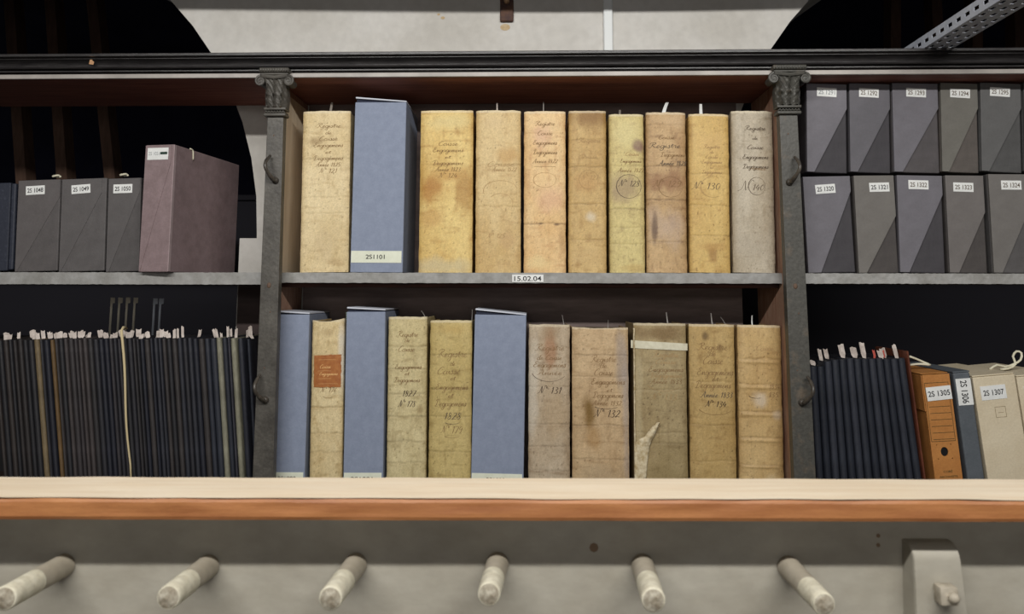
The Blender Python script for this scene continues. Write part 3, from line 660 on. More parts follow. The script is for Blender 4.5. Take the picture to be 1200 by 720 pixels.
low((670, 736.6, 670.2, 738.6), 384, 'wide vellum register numbered 132 with olive-brown blotch', (200, 174, 136), (186, 158, 120), (138, 108, 72), 25, creases=((.83, .6, .1), (.70, .25), (.41, .5, .1), (.21, .4, .15)), blots=((-.40, .50, .26, .13, (116, 86, 32), .85), (-.3, .33, .35, .08, (160, 120, 66), .5), (.75, .8, .22, .22, (150, 138, 130), .65), (.9, .5, .15, .5, (170, 158, 150), .6), (0, .1, 1, .08, (172, 152, 122), .5)),
    lines=[('Registre', .79, .1, .0085, .46, M_sepia), ('de', .755, .1, .006, .12, M_sepia), ('Caisse', .71, .1, .0085, .34, M_sepia), ('Engagemens', .655, .25, .0078, .6, M_sepia), ('et', .61, .3, .0055, .1, M_sepia), ('Degagemens', .575, .25, .0078, .54, M_sepia), ('Année 1832', .53, .2, .0065, .52, M_sepia), ('N° 132', .46, .2, .0105, .46, M_dkink)], arcs=((.2, .525, .4, .008, 190, 345, M_dkink),), crown=-.003, marks=((.35, .018, .002, 0, THR),))
t6, W6, H6, y6 = low((741.5, 805, 744.2, 806.8), 379.5, 'damaged drab vellum register tied with white tape, torn at lower left', (168, 150, 112), (152, 132, 94), (112, 92, 60), 26, creases=((.61, .15), (.36, .2), (.30, .3, .15)), blots=((0, .94, 1.2, .05, (122, 98, 62), .8), (.2, .1, 1, .2, (140, 122, 80), .5), (-.85, .5, .2, .5, (190, 176, 140), .5)),
    lines=[('Registre', .80, .2, .0075, .5, M_sepiaF), ('Caisse', .76, .2, .0065, .4, M_sepiaF), ('Engagemens', .715, .2, .0070, .66, M_sepia), ('Degagemens', .68, .2, .0062, .6, M_sepiaF), ('Année 1833', .645, .2, .0062, .6, M_sepia), ('N° 133', .55, .1, .0085, .5, M_sepiaF)], arcs=((.15, .655, .7, .025, 200, 330, M_sepiaF),), crown=0, marks=((.45, .030, .004, -.006, THR),))
# white tape, torn flap and frayed left joint
m = MB()
def tp(a, b):
    u = -1.09 + 2.14 * a; v = .852 - .012 * a + .046 * b * (1 - .1 * a)
    uu = max(-1, min(1, u)); return (u * W6 / 2, y6(uu, v) - 0.002 + (0.02 * (abs(u) - 1) if abs(u) > 1 else 0), v * H6)
m.grid(tp, 24, 3); o = m.build('cotton_tape', M_tape, t6); o['label'] = 'white cotton tape across the spine'; o.modifiers.new('s', 'SOLIDIFY').thickness = 0.001
M_fray = mat('raw_vellum', (228, 216, 186), 0.8, (176, 156, 116), 60, bump=0.6, bscale=90)
m = MB()
def fr(a, b):
    v = .02 + .95 * b
    w_ = .0034 + .0024 * fb(v * 30, 1, 4, 2) + (.004 if v < .25 else 0)
    return (-W6 / 2 - .0012 + a * w_ * 1.5, .0035 - .004 * math.sin(a * math.pi) + 0.001 * fb(v * 50, 3, 3, 2), v * H6)
m.grid(fr, 4, 120); o = m.build('frayed_joint', M_fray, t6, True); o.modifiers.new('s', 'SOLIDIFY').thickness = 0.0008
m = MB()
prf = [(-.93, .06), (-.90, .27), (-.72, .30), (-.55, .325), (-.38, .368), (-.18, .405), (-.10, .418), (-.16, .385), (-.32, .355), (-.50, .31), (-.60, .265), (-.66, .18), (-.72, .04)]
ctr = [(-.97, .04), (-.97, .30), (-.80, .325), (-.62, .342), (-.42, .385), (-.20, .42), (-.08, .425), (-.12, .395), (-.20, .362), (-.36, .318), (-.46, .27), (-.52, .20), (-.58, .10)]
L1 = ctr[:7]; L2 = list(reversed(ctr[6:])); 
def fl(a, b):
    k = b * 6; i = min(5, int(k)); f_ = k - i
    p = (L1[i][0] + (L1[i + 1][0] - L1[i][0]) * f_, L1[i][1] + (L1[i + 1][1] - L1[i][1]) * f_)
    q_ = (L2[i][0] + (L2[i + 1][0] - L2[i][0]) * f_, L2[i][1] + (L2[i + 1][1] - L2[i][1]) * f_)
    u = p[0] + (q_[0] - p[0]) * a; v = p[1] + (q_[1] - p[1]) * a
    curl = 0.012 * math.sin(a * math.pi * .8 + .3) * min(1, b * 1.6 + .15)
    return (u * W6 / 2, y6(max(-1, u), v) - .002 - curl - .002 * fb(a * 3, b * 9, 8, 2), v * H6)
m.grid(fl, 10, 40); o = m.build('torn_flap', M_fray, t6, True); o.modifiers.new('s', 'SOLIDIFY').thickness = 0.0009

low((807.4, 861, 809, 864.8), 381, 'vellum register numbered 134 between damaged register and the last one', (190, 164, 112), (176, 146, 92), (132, 102, 58), 27, creases=((.66, .1), (.41, .3, .1), (.20, .2)), blots=((-.3, .93, .15, .03, (80, 58, 34), .7), (.35, .86, .15, .03, (110, 82, 46), .6), (0, .15, 1, .15, (178, 148, 92), .4)),
    lines=[('Registre', .85, 0, .0085, .66, M_sepia), ('de', .815, 0, .006, .14, M_sepia), ('Caisse', .765, 0, .0100, .44, M_sepia), ('Engagemens', .70, .1, .0095, .8, M_sepia), ('et', .665, .1, .006, .14, M_sepia), ('Degagemens', .625, 0, .0085, .78, M_sepia), ('Année 1833', .57, .15, .0075, .7, M_sepiaG), ('N° 134', .515, .1, .0082, .46, M_dkink)], arcs=((.1, .515, .75, .022, 200, 340, M_sepia),), marks=((.25, .030, .004, -.006, THR), (.9, .02, .002, -.02, THR)))
low((864.0, 916.4, 867.2, 920.0), 382, 'rightmost lower vellum register with raised bands, beside right pilaster', (200, 172, 122), (186, 154, 102), (140, 108, 64), 28, bands=(.78, .63, .47, .32, .17), creases=((.80, .3, .15), (.65, .25, .1), (.49, .4, .15), (.34, .4, .1), (.18, .3, .15), (.03, .5)), blots=((.0, .56, .35, .05, (206, 190, 166), .8), (.7, .47, .25, .03, (204, 184, 156), .7), (0, .90, 1, .05, (196, 166, 112), .5), (.3, .1, .3, .04, (206, 186, 150), .5)),
    lines=[('Caisse', .85, .2, .0075, .4, M_sepiaF), ('1834', .625, .6, .0065, .24, M_sepia), ('135', .575, .55, .0075, .24, M_sepia)], arcs=((-.2, .585, .35, .008, 190, 300, M_dkink),), marks=((-.05, .026, .004, -.003, M_paper),))

# ------------------------------------------------------------------ boxes
def quad(tl, tr, bl, br, yt, yb, Y, z0):
    A, B, C, D_ = P(tl, yt, Y), P(tr, yt, Y), P(bl, yb, Y), P(br, yb, Y)
    H = (A.z + B.z) / 2 - z0; slope = ((A.x + B.x) - (C.x + D_.x)) / 2 / ((A.z - C.z))
    lean = math.atan(slope); Wd = ((B.x - A.x) + (D_.x - C.x)) / 2 * math.cos(lean) - 0.0008
    xb0 = (C.x + D_.x) / 2 + slope * (z0 - C.z)
    return xb0, Wd, H / math.cos(lean) - Wd / 2 * abs(math.sin(lean)), lean, z0 + Wd / 2 * abs(math.sin(lean)) + 0.0004

def slipcase(q, yt, yb, z0, lidh, label, txt, lz, group='blue-grey slipcases'):
    x, Wd, H, lean, z = quad(*q, yt, yb, 2.200, z0)
    t = thing('slipcase', label, 'box', (x, 2.200, z), (0, lean, 0), group)
    D_ = 0.22
    m = MB(); m.box(-Wd / 2, Wd / 2, 0, D_, 0, H, 0.0015); m.build('case_body', M_blue, t)
    m = MB(); a, b = lidh       # lid lifted more at its left end
    zz = H + 0.0006
    m.prism([(-Wd / 2 + .0015, zz + a), (Wd / 2, zz + b), (Wd / 2, zz + b + .0035), (-Wd / 2 + .0015, zz + a + .0045)], 0.0, D_, 0.0004)
    m.build('lid', M_bluein, t)
    m = MB(); m.prism([(-Wd / 2 + .003, zz), (Wd / 2 - .001, zz), (Wd / 2 - .001, zz + b - .0004), (-Wd / 2 + .003, zz + a - .0006)], 0.008, D_ - .002); m.build('lid_gap', M_bluedk, t)
    if txt is not None:
        m = MB(); lh = .034; m.box(-Wd / 2 + .002, Wd / 2 - .004, -.0012, -.0003, lz, lz + lh)
        l_ = m.build('case_label', mat('cream_label', (228, 232, 214), .7, (216, 220, 200), 30), t)
        text(txt, .0125, M_ink, l_, 'lettering', (-.004, -.0016, lz + lh * .5), 0, Wd * .36 if Wd > .12 else Wd * .55, .012)
slipcase((416, 476.6, 410.2, 471.8), 120, 317.5, Zs_top, (.011, .0), 'blue-grey slipcase on the upper shelf with cream label at foot', '2S1101', .028)
slipcase((325, 363, 318.6, 357.2), 369, 556, ZL, (.006, .001), 'blue-grey slipcase beside left pilaster on the lower shelf', '2S1080', .022)
slipcase((405.4, 452.2, 402.6, 448.6), 365.8, 556, ZL, (.009, .003), 'blue-grey slipcase between orange-labelled and 1827 registers', '2S1081', .022)
slipcase((556.6, 616.6, 551.6, 614.0), 369.5, 556, ZL, (.012, .0), 'widest blue-grey slipcase of the lower shelf, between registers 1828 and 131', '2S1082', .022)

def arch_box(q, yt, yb, z0, label, txt, col, col2, flap, group, tk=.004, Y=2.2, depth=.30, rotz=0.0, lpos=(.5, .86), lsz=(.056, .026), tilt=0.0, lw=None, backdiag=False, bevel=.003, tcol=None):
    x, Wd, H, lean, z = quad(*q, yt, yb, Y, z0)
    H = min(H, zt_bot - .0015 - z - Wd / 2 * abs(math.sin(lean)))
    t = thing('archive_box', label, 'box', (x, Y, z), (0, lean, rotz), group)
    mm = mat('box_card_%d_%d_%d' % col, col, .7, tuple(int(c_ * .9) for c_ in col), 30, bump=.25, bscale=130, grain=.05)
    m2 = mat('box_flap_%d_%d_%d' % col2, col2, .62, tuple(int(c_ * .93) for c_ in col2), 20, bump=.2, bscale=130, grain=.04)
    m = MB(); m.box(-Wd / 2, Wd / 2, 0, depth, 0, H, bevel, 2); m.build('box_body', mm, t)
    pts = [(-Wd / 2 + .001 + a * (Wd - .002), .001 + b * (H - .002)) for a, b in flap]
    m = MB(); m.prism(pts, -tk, -.0004, .0008); m.build('flap', m2, t)
    if txt:
        cx = -Wd / 2 + lpos[0] * Wd; cz = lpos[1] * H
        l_ = bpy.data.objects.new('label_plate', None)
        m = MB(); m.box(-lsz[0] / 2, lsz[0] / 2, -.0008, 0, -lsz[1] / 2, lsz[1] / 2)
        l_ = m.build('box_label', M_paper, t); l_.location = (cx, -tk - .0004, cz); l_.rotation_euler = (0, -tilt, 0)
        text(txt, lsz[1] * .5, tcol or M_ink, l_, 'lettering', (0, -.0012, 0), 0, lsz[0] * .84, .012)
    return t, Wd, H
# left bay, upper shelf
FL = [(0, 0), (.04, 0), (1.0, .80), (1.0, 1), (0, 1)]
GL = 'grey archive boxes on the left upper shelf'
arch_box((21.6, 71.4, 17, 67), 211, 321.5, Zs_top, 'grey archive box labelled 2S 1048 on the left upper shelf', '2S 1048', (92, 88, 88), (96, 92, 92), FL, GL, .0016, lpos=(.42, .885), tilt=.03, depth=.28)
arch_box((72.6, 125.4, 68.6, 122), 209.5, 320.5, Zs_top, 'grey archive box labelled 2S 1049 between boxes 1048 and 1050', '2S 1049', (94, 91, 91), (94, 91, 91), [(0, 0), (.04, 0), (.90, .84), (.90, 1), (0, 1)], GL, .0016, lpos=(.44, .885), tilt=.045, depth=.28)
arch_box((126.8, 166, 124, 162.5), 209, 320.5, Zs_top, 'grey archive box labelled 2S 1050 tucked beside the tall mauve box', '2S 1050', (86, 83, 83), (92, 89, 89), [(0, 0), (.08, 0), (.98, .85), (.98, 1), (0, 1)], GL, .0016, lpos=(.46, .885), tilt=.0, depth=.28)
# the dark box at the left border
x, Wd, H, lean, z = quad(-34, 17.5, -40, 14, 215, 321.5, 2.195, Zs_top)
t = thing('archive_box', 'dark navy box with scuffed edge at left border, upper shelf', 'box', (x, 2.195, z), (0, lean, 0))
mk = mat('navy_cloth', (44, 48, 60), .6, (66, 70, 84), 120, bump=.5, contrast=(.55, .75))
MB().box(-Wd / 2, Wd / 2 - .014, 0, .26, 0, H, .002).build('box_body', mk, t)
MB().box(Wd / 2 - .014, Wd / 2, .004, .256, .002, H - .002, .004, 2).build('box_lid', mk, t)
# tall mauve box, turned a little and standing proud of the shelf
YQ = 2.165
A = P(168.5, 170, YQ); B = P(207, 172, YQ); C = P(162, 318, YQ); D_ = P(197, 318, YQ)
Wp = ((B.x - A.x) + (D_.x - C.x)) / 2; Hp = A.z - Zs_top; ln = math.atan(((A.x + B.x) - (C.x + D_.x)) / 2 / (A.z - C.z))
rz = R(-8)
t = thing('archive_box', 'tall mauve-brown archive box jutting over the left shelf edge', 'box', ((C.x + D_.x) / 2 , YQ, Zs_top + .0006 + Wp / 2 * abs(math.sin(ln))), (0, ln, rz))
mv = mat('mauve_card', (140, 122, 124), .72, (126, 109, 110), 30, bump=.3, bscale=120, grain=.06)
mv2 = mat('mauve_card_edge', (168, 150, 152), .72, (156, 140, 141), 30, bump=.3)
MB().box(-Wp / 2, Wp / 2, 0, .365, 0, Hp, .0025, 2).build('box_body', mv, t)
m = MB(); pts = [(-Wp / 2 + .001, .001), (-Wp / 2 + .004, .001), (Wp / 2 - .008, Hp * .86), (Wp / 2 - .008, Hp - .002), (-Wp / 2 + .001, Hp - .002)]
m.prism(pts, -.0018, -.0003, .0005); m.build('flap', mv, t)
MB().box(Wp / 2 - .001, Wp / 2 + .0008, .0, .010, 0.002, Hp - .002).build('corner_strip', mv2, t)
l_ = MB().box(-.033, .033, -.0008, 0, -.0175, .0175).build('box_label', M_paper, t); l_.location = (-.004, -.0021, Hp - .027)
text('2S 1051', .010, mat('grey_print', (150, 156, 158), .8), l_, 'lettering', (-.012, -.0012, .001), 0, .034)
MB().box(.008, .030, -.0016, -.001, -.002, .005, .001).build('green_mark', mat('green_mark', (40, 62, 52), .7), l_)
m = MB(); m.tube(catm3([(Wp / 2 + .0008, .075, Hp + .001), (Wp / 2 + .003, .086, Hp - .001), (Wp / 2 + .003, .09, Hp - .012), (Wp / 2 + .0025, .092, Hp - .03)]), .0022, 8); m.build('cord_end', M_tape, t, True)
# white tape knots on top of the grey boxes
def knot(px, py, Y, lab):
    q = P(px, py, Y); m = MB(); pts = []
    for k in range(18):
        a_ = k / 17 * 2 * math.pi * 1.5
        pts.append((math.cos(a_) * .012 * (1 - k / 40), math.sin(a_) * .006, .004 + .004 * abs(math.sin(a_ * .8))))
    m.tube(pts, .003, 8); o = m.build('tape_knot', M_tape, None, True); o.location = (q.x, Y, q.z); tag(o, lab, 'tape', 'tape knots on the left boxes')
zk = P(60, 210, 2.2).z
for px, py, l in ((66, 209, 'white tape knot on top of box 2S 1048'), (145, 207.5, 'white tape knot on top of box 2S 1050')):
    knot(px, py, 2.235, l)

# right bay, upper shelf: two tiers
FR = [(0, 0), (.30, 0), (1.0, .82), (1.0, 1), (0, 1)]
GT = 'grey archive boxes, top tier of the right bay'; GB = 'grey archive boxes, lower tier of the right bay'
lit_a = (112, 110, 117); lit_b = (114, 111, 107); shaded_a, shaded_b = (68, 66, 70), (76, 72, 70)  # one grey card: light put into the flap tones, shade into the recess
lowq = [((940.5, 994, 944.5, 1004), 207, 'grey archive box labelled 2S 1320, lower tier beside right pilaster', '2S 1320', shaded_a, lit_a, [(0, 0), (.27, 0), (1, .84), (1, 1), (0, 1)], (.46, .865), .05, 0, M_ink),
        ((997, 1048, 1006.5, 1051.6), 206, 'grey archive box labelled 2S 1321, second in the lower tier', '2S 1321', shaded_b, lit_b, [(0, 0), (.2, 0), (1, .58), (1, 1), (0, 1)], (.62, .875), .02, 0, M_ink),
        ((1049.2, 1102.6, 1053, 1108), 206, 'grey archive box labelled 2S 1322, middle of the lower tier', '2S 1322', shaded_a, lit_a, [(0, 0), (.2, 0), (1, .80), (1, 1), (0, 1)], (.47, .90), -.01, 0, M_sepiaG),
        ((1105, 1151.4, 1111.6, 1157), 206, 'grey archive box labelled 2S 1323, fourth in the lower tier', '2S 1323', shaded_b, (112, 108, 106), [(0, 0), (.24, 0), (1, .62), (1, 1), (0, 1)], (.46, .875), -.02, 0, M_sepiaG),
        ((1155.5, 1207, 1163, 1214), 204.5, 'grey archive box labelled 2S 1324, lower tier at right border', '2S 1324', (88, 86, 86), (114, 111, 108), [(0, 0), (.2, 0), (1, .72), (1, 1), (0, 1)], (.52, .885), 0, 0, M_sepiaG)]
for q, yt, lb_, tx, c1, c2, fl_, lp, ti, rz_, ink in lowq:
    arch_box(q, yt, 317.8, Zs_top, lb_, tx, c1, c2, fl_, GB, .007, lpos=lp, tilt=ti, tcol=ink)
Zt = P(1050, 204.4, 2.2).z
topq = [((943.5, 991.6, 944.5, 992.8), 96.5, '2S 1291', 'first grey archive box of the top tier, beside right capital', shaded_a, lit_a, (.50, .90), -.03),
        ((993.6, 1041.6, 995, 1044), 96, '2S 1292', 'second grey archive box of the top tier, above box 2S 1321', shaded_a, (102, 100, 106), (.48, .89), -.03),
        ((1043, 1098, 1047, 1101), 94.5, '2S 1293', 'third grey archive box of the top tier, above box 2S 1322', (84, 80, 82), lit_a, (.52, .89), -.03),
        ((1099.4, 1144.6, 1103, 1147), 92, '2S 1294', 'fourth grey archive box of the top tier, brownest one, above box 2S 1323', (92, 86, 82), (110, 108, 102), (.52, .88), -.03),
        ((1146, 1195, 1149, 1197.5), 92, '2S 1295', 'fifth grey archive box of the top tier, above box 2S 1324', (82, 82, 82), (96, 96, 96), (.48, .895), -.03),
        ((1197, 1247, 1199.5, 1250), 92, None, 'grey archive box cut off by the right border, top tier', (76, 76, 76), (84, 84, 84), (.48, .895), -.03)]
for q, yt, tx, lb_, c1, c2, lp, ti in topq:
    arch_box(q, yt, 203.6, Zt + .002, lb_, tx, c1, c2, [(0, 0), (.18, 0), (1, .72), (1, 1), (0, 1)], GT, .007, lpos=lp, tilt=ti, tcol=mat('grey_print', (150, 156, 158), .8) if tx in ('2S 1291',) else M_sepiaG)
arch_box((1209, 1255, 1216, 1262), 204.5, 317.8, Zs_top, 'grey archive box hidden past the right border, lower tier', None, (76, 76, 76), (84, 84, 84), FR, GB, .007)

# right bay, lower shelf
zfix = ZL
# orange-brown box 2S 1305
Yb = 2.2
x, Wd, H, lean, z = quad(1080.5, 1111.7, 1094.4, 1127.4, 439, 556, Yb, ZL)
t = thing('document_box', 'orange-brown card document box labelled 2S 1305 with finger hole', 'box', (x, Yb, z), (0, lean, R(-2)))
mo = mat('orange_card', (186, 128, 68), .7, (170, 112, 56), 12, bump=.3, bscale=120, grain=.07)
mo2 = mat('dark_green_print', (74, 66, 34), .8)
m = MB(); m.box(-Wd / 2 + .001, Wd / 2, .004, .29, 0, H - .004, .003, 2); m.build('box_body', mo, t)
hz = H * .232                                   # finger hole height above the hidden base
hc = (-Wd / 2 + .47 * Wd, H * .372)
# front panel with a real hole
m = MB(); nseg = 28; r_ = .0125
inner = [m.bm.verts.new((hc[0] + r_ * .8 * math.cos(2 * math.pi * k / nseg), 0, hc[1] + r_ * math.sin(2 * math.pi * k / nseg))) for k in range(nseg)]
def sq(k):
    a_ = 2 * math.pi * k / nseg; c_, s_ = math.cos(a_), math.sin(a_); q_ = max(abs(c_), abs(s_)); return c_ / q_, s_ / q_
outer = []
for k in range(nseg):
    c_, s_ = sq(k); outer.append(m.bm.verts.new((hc[0] + c_ * .02, 0, hc[1] + s_ * .02)))
for k in range(nseg): m.bm.faces.new((inner[k], inner[(k + 1) % nseg], outer[(k + 1) % nseg], outer[k]))
def rect(x0, x1, z0_, z1): m.bm.faces.new([m.bm.verts.new((a, 0, b)) for a, b in ((x0, z0_), (x1, z0_), (x1, z1), (x0, z1))])
X0, X1 = -Wd / 2, Wd / 2
rect(X0, X1, 0, hc[1] - .02); rect(X0, X1, hc[1] + .02, H); rect(X0, hc[0] - .02, hc[1] - .02, hc[1] + .02); rect(hc[0] + .02, X1, hc[1] - .02, hc[1] + .02)
o = m.build('front_panel', mo, t); sm = o.modifiers.new('s', 'SOLIDIFY'); sm.thickness = .0028; sm.offset = 0; o.location = (0, -.0002, 0)
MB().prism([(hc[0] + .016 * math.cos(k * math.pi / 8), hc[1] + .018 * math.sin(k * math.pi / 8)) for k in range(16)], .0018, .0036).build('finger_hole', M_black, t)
# overlapping lid on the top left
MB().box(-Wd / 2 - .0028, -Wd / 2 - .0002, .0, .28, H * .70, H - .001, .001).build('side_flap', mo, t)
MB().box(-Wd / 2 - .0028, Wd / 2 - .002, .002, .285, H + .001, H + .0035, .001).build('lid', mo, t)
m = MB()
lx0, lx1 = -Wd / 2 + .003, Wd / 2 - .006
for k in range(6):
    zz = H * (.735 - .046 * k * 1.15); m.box(lx0 + .006, lx1 - .002, -.0022, -.0018, zz, zz + .0012)
m.box(lx0, lx1, -.0022, -.0018, H * .455, H * .455 + .0012); m.box(lx0, lx0 + .001, -.0022, -.0018, H * .455, H * .93); m.box(lx1 - .001, lx1, -.0022, -.0018, H * .455, H * .93); m.box(lx0, lx1, -.0022, -.0018, H * .93, H * .93 + .0012)
m.build('printed_lines', mo2, t)
text('CORÉ', .0070, mo2, t, 'lettering', (0, -.0022, H * .215), 0, .024, .01)
text('ARCHIVISTE', .0055, mo2, t, 'lettering', (0, -.0022, H * .172), 0, .048, .01)
l_ = MB().box(-.0335, .0335, -.0008, 0, -.0185, .0185).build('box_label', M_paper, t); l_.location = (.002, -.0026, H * .845); l_.rotation_euler = (0, -.05, 0)
text('2S 1305', .0150, M_ink, l_, 'lettering', (0, -.0012, 0), 0, .059, .012)
# grey box 2S 1306
x, Wd, H, lean, z = quad(1117.0, 1136.0, 1132.6, 1154.0, 437, 556, Yb, ZL)
t = thing('document_box', 'slim slate-grey document box labelled 2S 1306 with sideways lettering', 'box', (x, Yb, z), (0, lean, 0))
mg = mat('slate_card', (92, 98, 104), .65, (82, 88, 94), 20, bump=.3, bscale=120, grain=.06)
MB().box(-Wd / 2, Wd / 2, 0, .29, 0, H, .004, 3).build('box_body', mg, t)
MB().box(-Wd / 2 - .0004, Wd / 2 + .0004, .0, .29, H + .0002, H + .004, .001).build('lid', mg, t)
l_ = MB().box(-.0205, .0205, -.0008, 0, -.036, .036).build('box_label', M_paper, t); l_.location = (.001, -.0004, H * .845)
text('2S 1306', .0180, M_ink, l_, 'lettering', (0, -.0012, 0), R(-90), .062, .012)
# cream boxes 2S 1307 and the next
mc = mat('cream_card', (216, 204, 178), .7, (204, 190, 162), 9, bump=.35, bscale=120, grain=.06)
for (q, yt, lab_, tx) in (((1139.2, 1189.4, 1156.4, 1208), 441, 'cream card document box labelled 2S 1307 with square cut mark', '2S 1307'), ((1190.6, 1240, 1209.4, 1260), 440.5, 'cream card document box half cut off by the right border', '2S 1308')):
    x, Wd, H, lean, z = quad(*q, yt, 556, Yb + .002, ZL)
    t = thing('document_box', lab_, 'box', (x, Yb + .002, z), (0, lean, 0), 'cream document boxes')
    MB().box(-Wd / 2, Wd / 2, 0, .29, 0, H, .0025, 2).build('box_body', mc, t)
    MB().box(-Wd / 2 + .001, Wd / 2 - .001, .003, .29, H + .001, H + .0045, .001).build('lid', mc, t)
    l_ = MB().box(-.0345, .0345, -.0008, 0, -.019, .019).build('box_label', M_paper, t); l_.location = (-.008, -.0004, H * .865); l_.rotation_euler = (0, -.02, 0)
    text(tx, .0150, M_ink, l_, 'lettering', (0, -.0012, 0), 0, .056, .012)
    m = MB(); cx, cz, s_ = .004, H * .70, .0145
    for a, b, c_, d_ in ((-s_, s_, s_ - .001, s_), (-s_, s_, -s_, -s_ + .001), (-s_, -s_ + .001, -s_, s_), (s_ - .001, s_, -s_, s_), (-s_ * .5, s_ * .5, -.002, -.001)):
        m.box(cx + a, cx + b, -.0006, -.0001, cz + c_, cz + d_)
    m.build('cut_mark', mat('cut_mark', (150, 134, 106), .8), t)
# tape bows lying on the boxes
def bow(pts_px, Y, lab):
    q0 = P(*pts_px[0], Y); m = MB(); pts = []
    for i, (a, b) in enumerate(pts_px):
        p = P(a, b, Y + .006 * math.sin(i * 1.3)); pts.append(tuple(p - q0))
    c_ = catm3(pts); m.tube(c_, .0032, 8); o = m.build('tied_tape', M_tape, None, True); o.location = q0; o.scale = (1, 1, 1); tag(o, lab, 'tape', 'cotton tapes on the document boxes')
bow([(1160, 433), (1168, 428), (1178, 430), (1188, 427), (1196, 422), (1197, 414), (1191, 412), (1187, 418), (1190, 427), (1182, 432), (1172, 433)], 2.30, 'looped cream cotton tape on top of box 2S 1307')
bow([(1066, 418), (1074, 421), (1083, 425), (1090, 428), (1082, 427), (1074, 427), (1066, 428)], 2.30, 'cream cotton tape ends lying on top of box 2S 1305')

# ------------------------------------------------------------------ thin bound volumes
def volume(q, yt, yb, lab_, col, group, tabs=(), Y=2.206, seed=0, lean0=None, name='bound_volume', rgh=.55):
    x, Wd, H, lean, z = quad(*q, yt, yb, Y, ZL)
    t = thing(name, lab_, 'book', (x, Y, z), (0, lean, 0), group)
    Wd -= .0020
    mm = mat('cloth_%d_%d_%d' % col, col, rgh, tuple(int(c_ * .72) for c_ in col), 26, (2, 2, .5), bump=.35, bscale=110, grain=.12)
    m = MB(); prof_ = []
    for k in range(7):
        a_ = math.pi * k / 6; prof_.append((-Wd / 2 * math.cos(a_), .006 - .006 * math.sin(a_)))
    prof_ += [(Wd / 2, .20), (Wd / 2 - .0016, .20), (Wd / 2 - .0016, .012), (-Wd / 2 + .0016, .012), (-Wd / 2 + .0016, .20), (-Wd / 2, .20)]
    a = [m.bm.verts.new((p[0], p[1], 0)) for p in prof_]; b = [m.bm.verts.new((p[0], p[1], H)) for p in prof_]
    n_ = len(prof_)
    for i in range(n_): m.bm.faces.new((a[i], a[(i + 1) % n_], b[(i + 1) % n_], b[i]))
    m.bm.faces.new(list(reversed(a))); m.bm.faces.new(b)
    m.build('binding', mm, t, 40)
    MB().box(-Wd / 2 + .002, Wd / 2 - .002, .013, .196, .003, H - .004).build('page_block', M_pages, t)
    for (ux, hg, wd, tl_, mt) in tabs:
        m = MB(); r2 = random.Random(seed * 13 + int(ux * 100) + 5)
        y_ = r2.uniform(.02, .07)
        def tb(a_, b_):
            return (ux * (b_ > 0) + (a_ - .5) * (wd if b_ > 0 else min(wd, Wd * .6)) + tl_ * b_ + .0006 * math.sin(a_ * 6), y_ + .010 * b_ * r2.random() * .2 + .004 * a_, H - .003 + (hg + .003) * b_ + (.002 * math.sin(a_ * 5 + seed) if b_ == 1 else 0))
        m.grid(tb, 3, 3); o = m.build('paper_tab', mt, t); o.modifiers.new('s', 'SOLIDIFY').thickness = .0005
    return t
# left bay
rnd = random.Random(3)
xs_top = []; x = -9.0
special = {38: (128, 112, 84), 57: (112, 88, 56), 252: (146, 144, 126), 269: (150, 148, 128)}
lay = []; x = -10.0
wl = {38: 7, 57: 5.5, 252: 7, 269: 7}
keys = sorted(special)
while x < 297:
    nk = [k for k in keys if x < k + 1 and k - x < 9 and k not in [l[2] for l in lay]]
    if nk and nk[0] - x < 6.5:
        k = nk[0]; 
        if k - x > 2.5: lay.append((x, k, None))
        lay.append((k, k + wl[k], k)); x = k + wl[k]
    else:
        w_ = rnd.choice((4.4, 5, 5.4, 6, 6.6)) if x < 230 else rnd.choice((6.5, 7.5, 8.5))
        lay.append((x, x + w_, None)); x += w_
def shift(px):      # px offset between the rows 398 and 556: the lean to the left and the perspective
    return 12.5 - 3.0 * (px / 300.0)
darks = [(46, 46, 52), (40, 42, 52), (52, 50, 52), (62, 58, 58), (44, 44, 48), (38, 40, 50), (56, 54, 58), (50, 52, 60)]
for i, (a, b, k) in enumerate(lay):
    yt = 398.5 - 2.6 * (a / 300.0) + rnd.uniform(-1.0, 1.2)
    if b > 281.5: 
        continue
    tabs = []
    if rnd.random() < (.88 if a < 190 else .85):
        for _ in range(rnd.choice((1, 1, 2)) if a < 190 else 1):
            tabs.append((rnd.uniform(-.0015, .0015), rnd.uniform(.010, .024) if a < 190 else rnd.uniform(.012, .032), rnd.uniform(.007, .016) if a < 190 else rnd.uniform(.004, .008), rnd.uniform(-.006, .006), M_tab))
    if k:
        col = special[k]; lb_ = {38: 'tan thin volume, the leftmost pale spine among the dark ones', 57: 'brown-ochre thin volume just right of the tan one', 252: 'pale grey thin volume, left of the pale green one near the pilaster', 269: 'pale green-grey thin volume near the left pilaster'}[k]; g_ = 'thin bound volumes in the left bay'
    else:
        col = rnd.choice(darks)
        if 72 < a < 100: col = rnd.choice([(70, 64, 64), (60, 56, 58)])
        if a < 30: col = rnd.choice([(46, 42, 42), (54, 48, 46), (38, 38, 42)])
        if a > 235: col = rnd.choice([(50, 54, 64), (44, 48, 58), (70, 70, 78)])
        sect = 0 if a < 34 else 1 if a < 140 else 2 if a < 250 else 3
        lb_ = ['thin dark cloth volume with paper tabs, left of the tan spine', 'thin dark cloth volume between the tan spine and the cream tie', 'thin dark cloth volume between the cream tie and the pale grey spine', 'thin dark cloth volume among the pale spines near left pilaster'][sect]
        g_ = ['dark volumes left of the tan spine', 'dark volumes between tan spine and tie', 'dark volumes between tie and pale spine', 'dark volumes near the left pilaster'][sect]
    s_ = shift(a)
    volume((a, b, a + s_, b + s_), yt, 556, lb_, col, g_, tabs, seed=i)
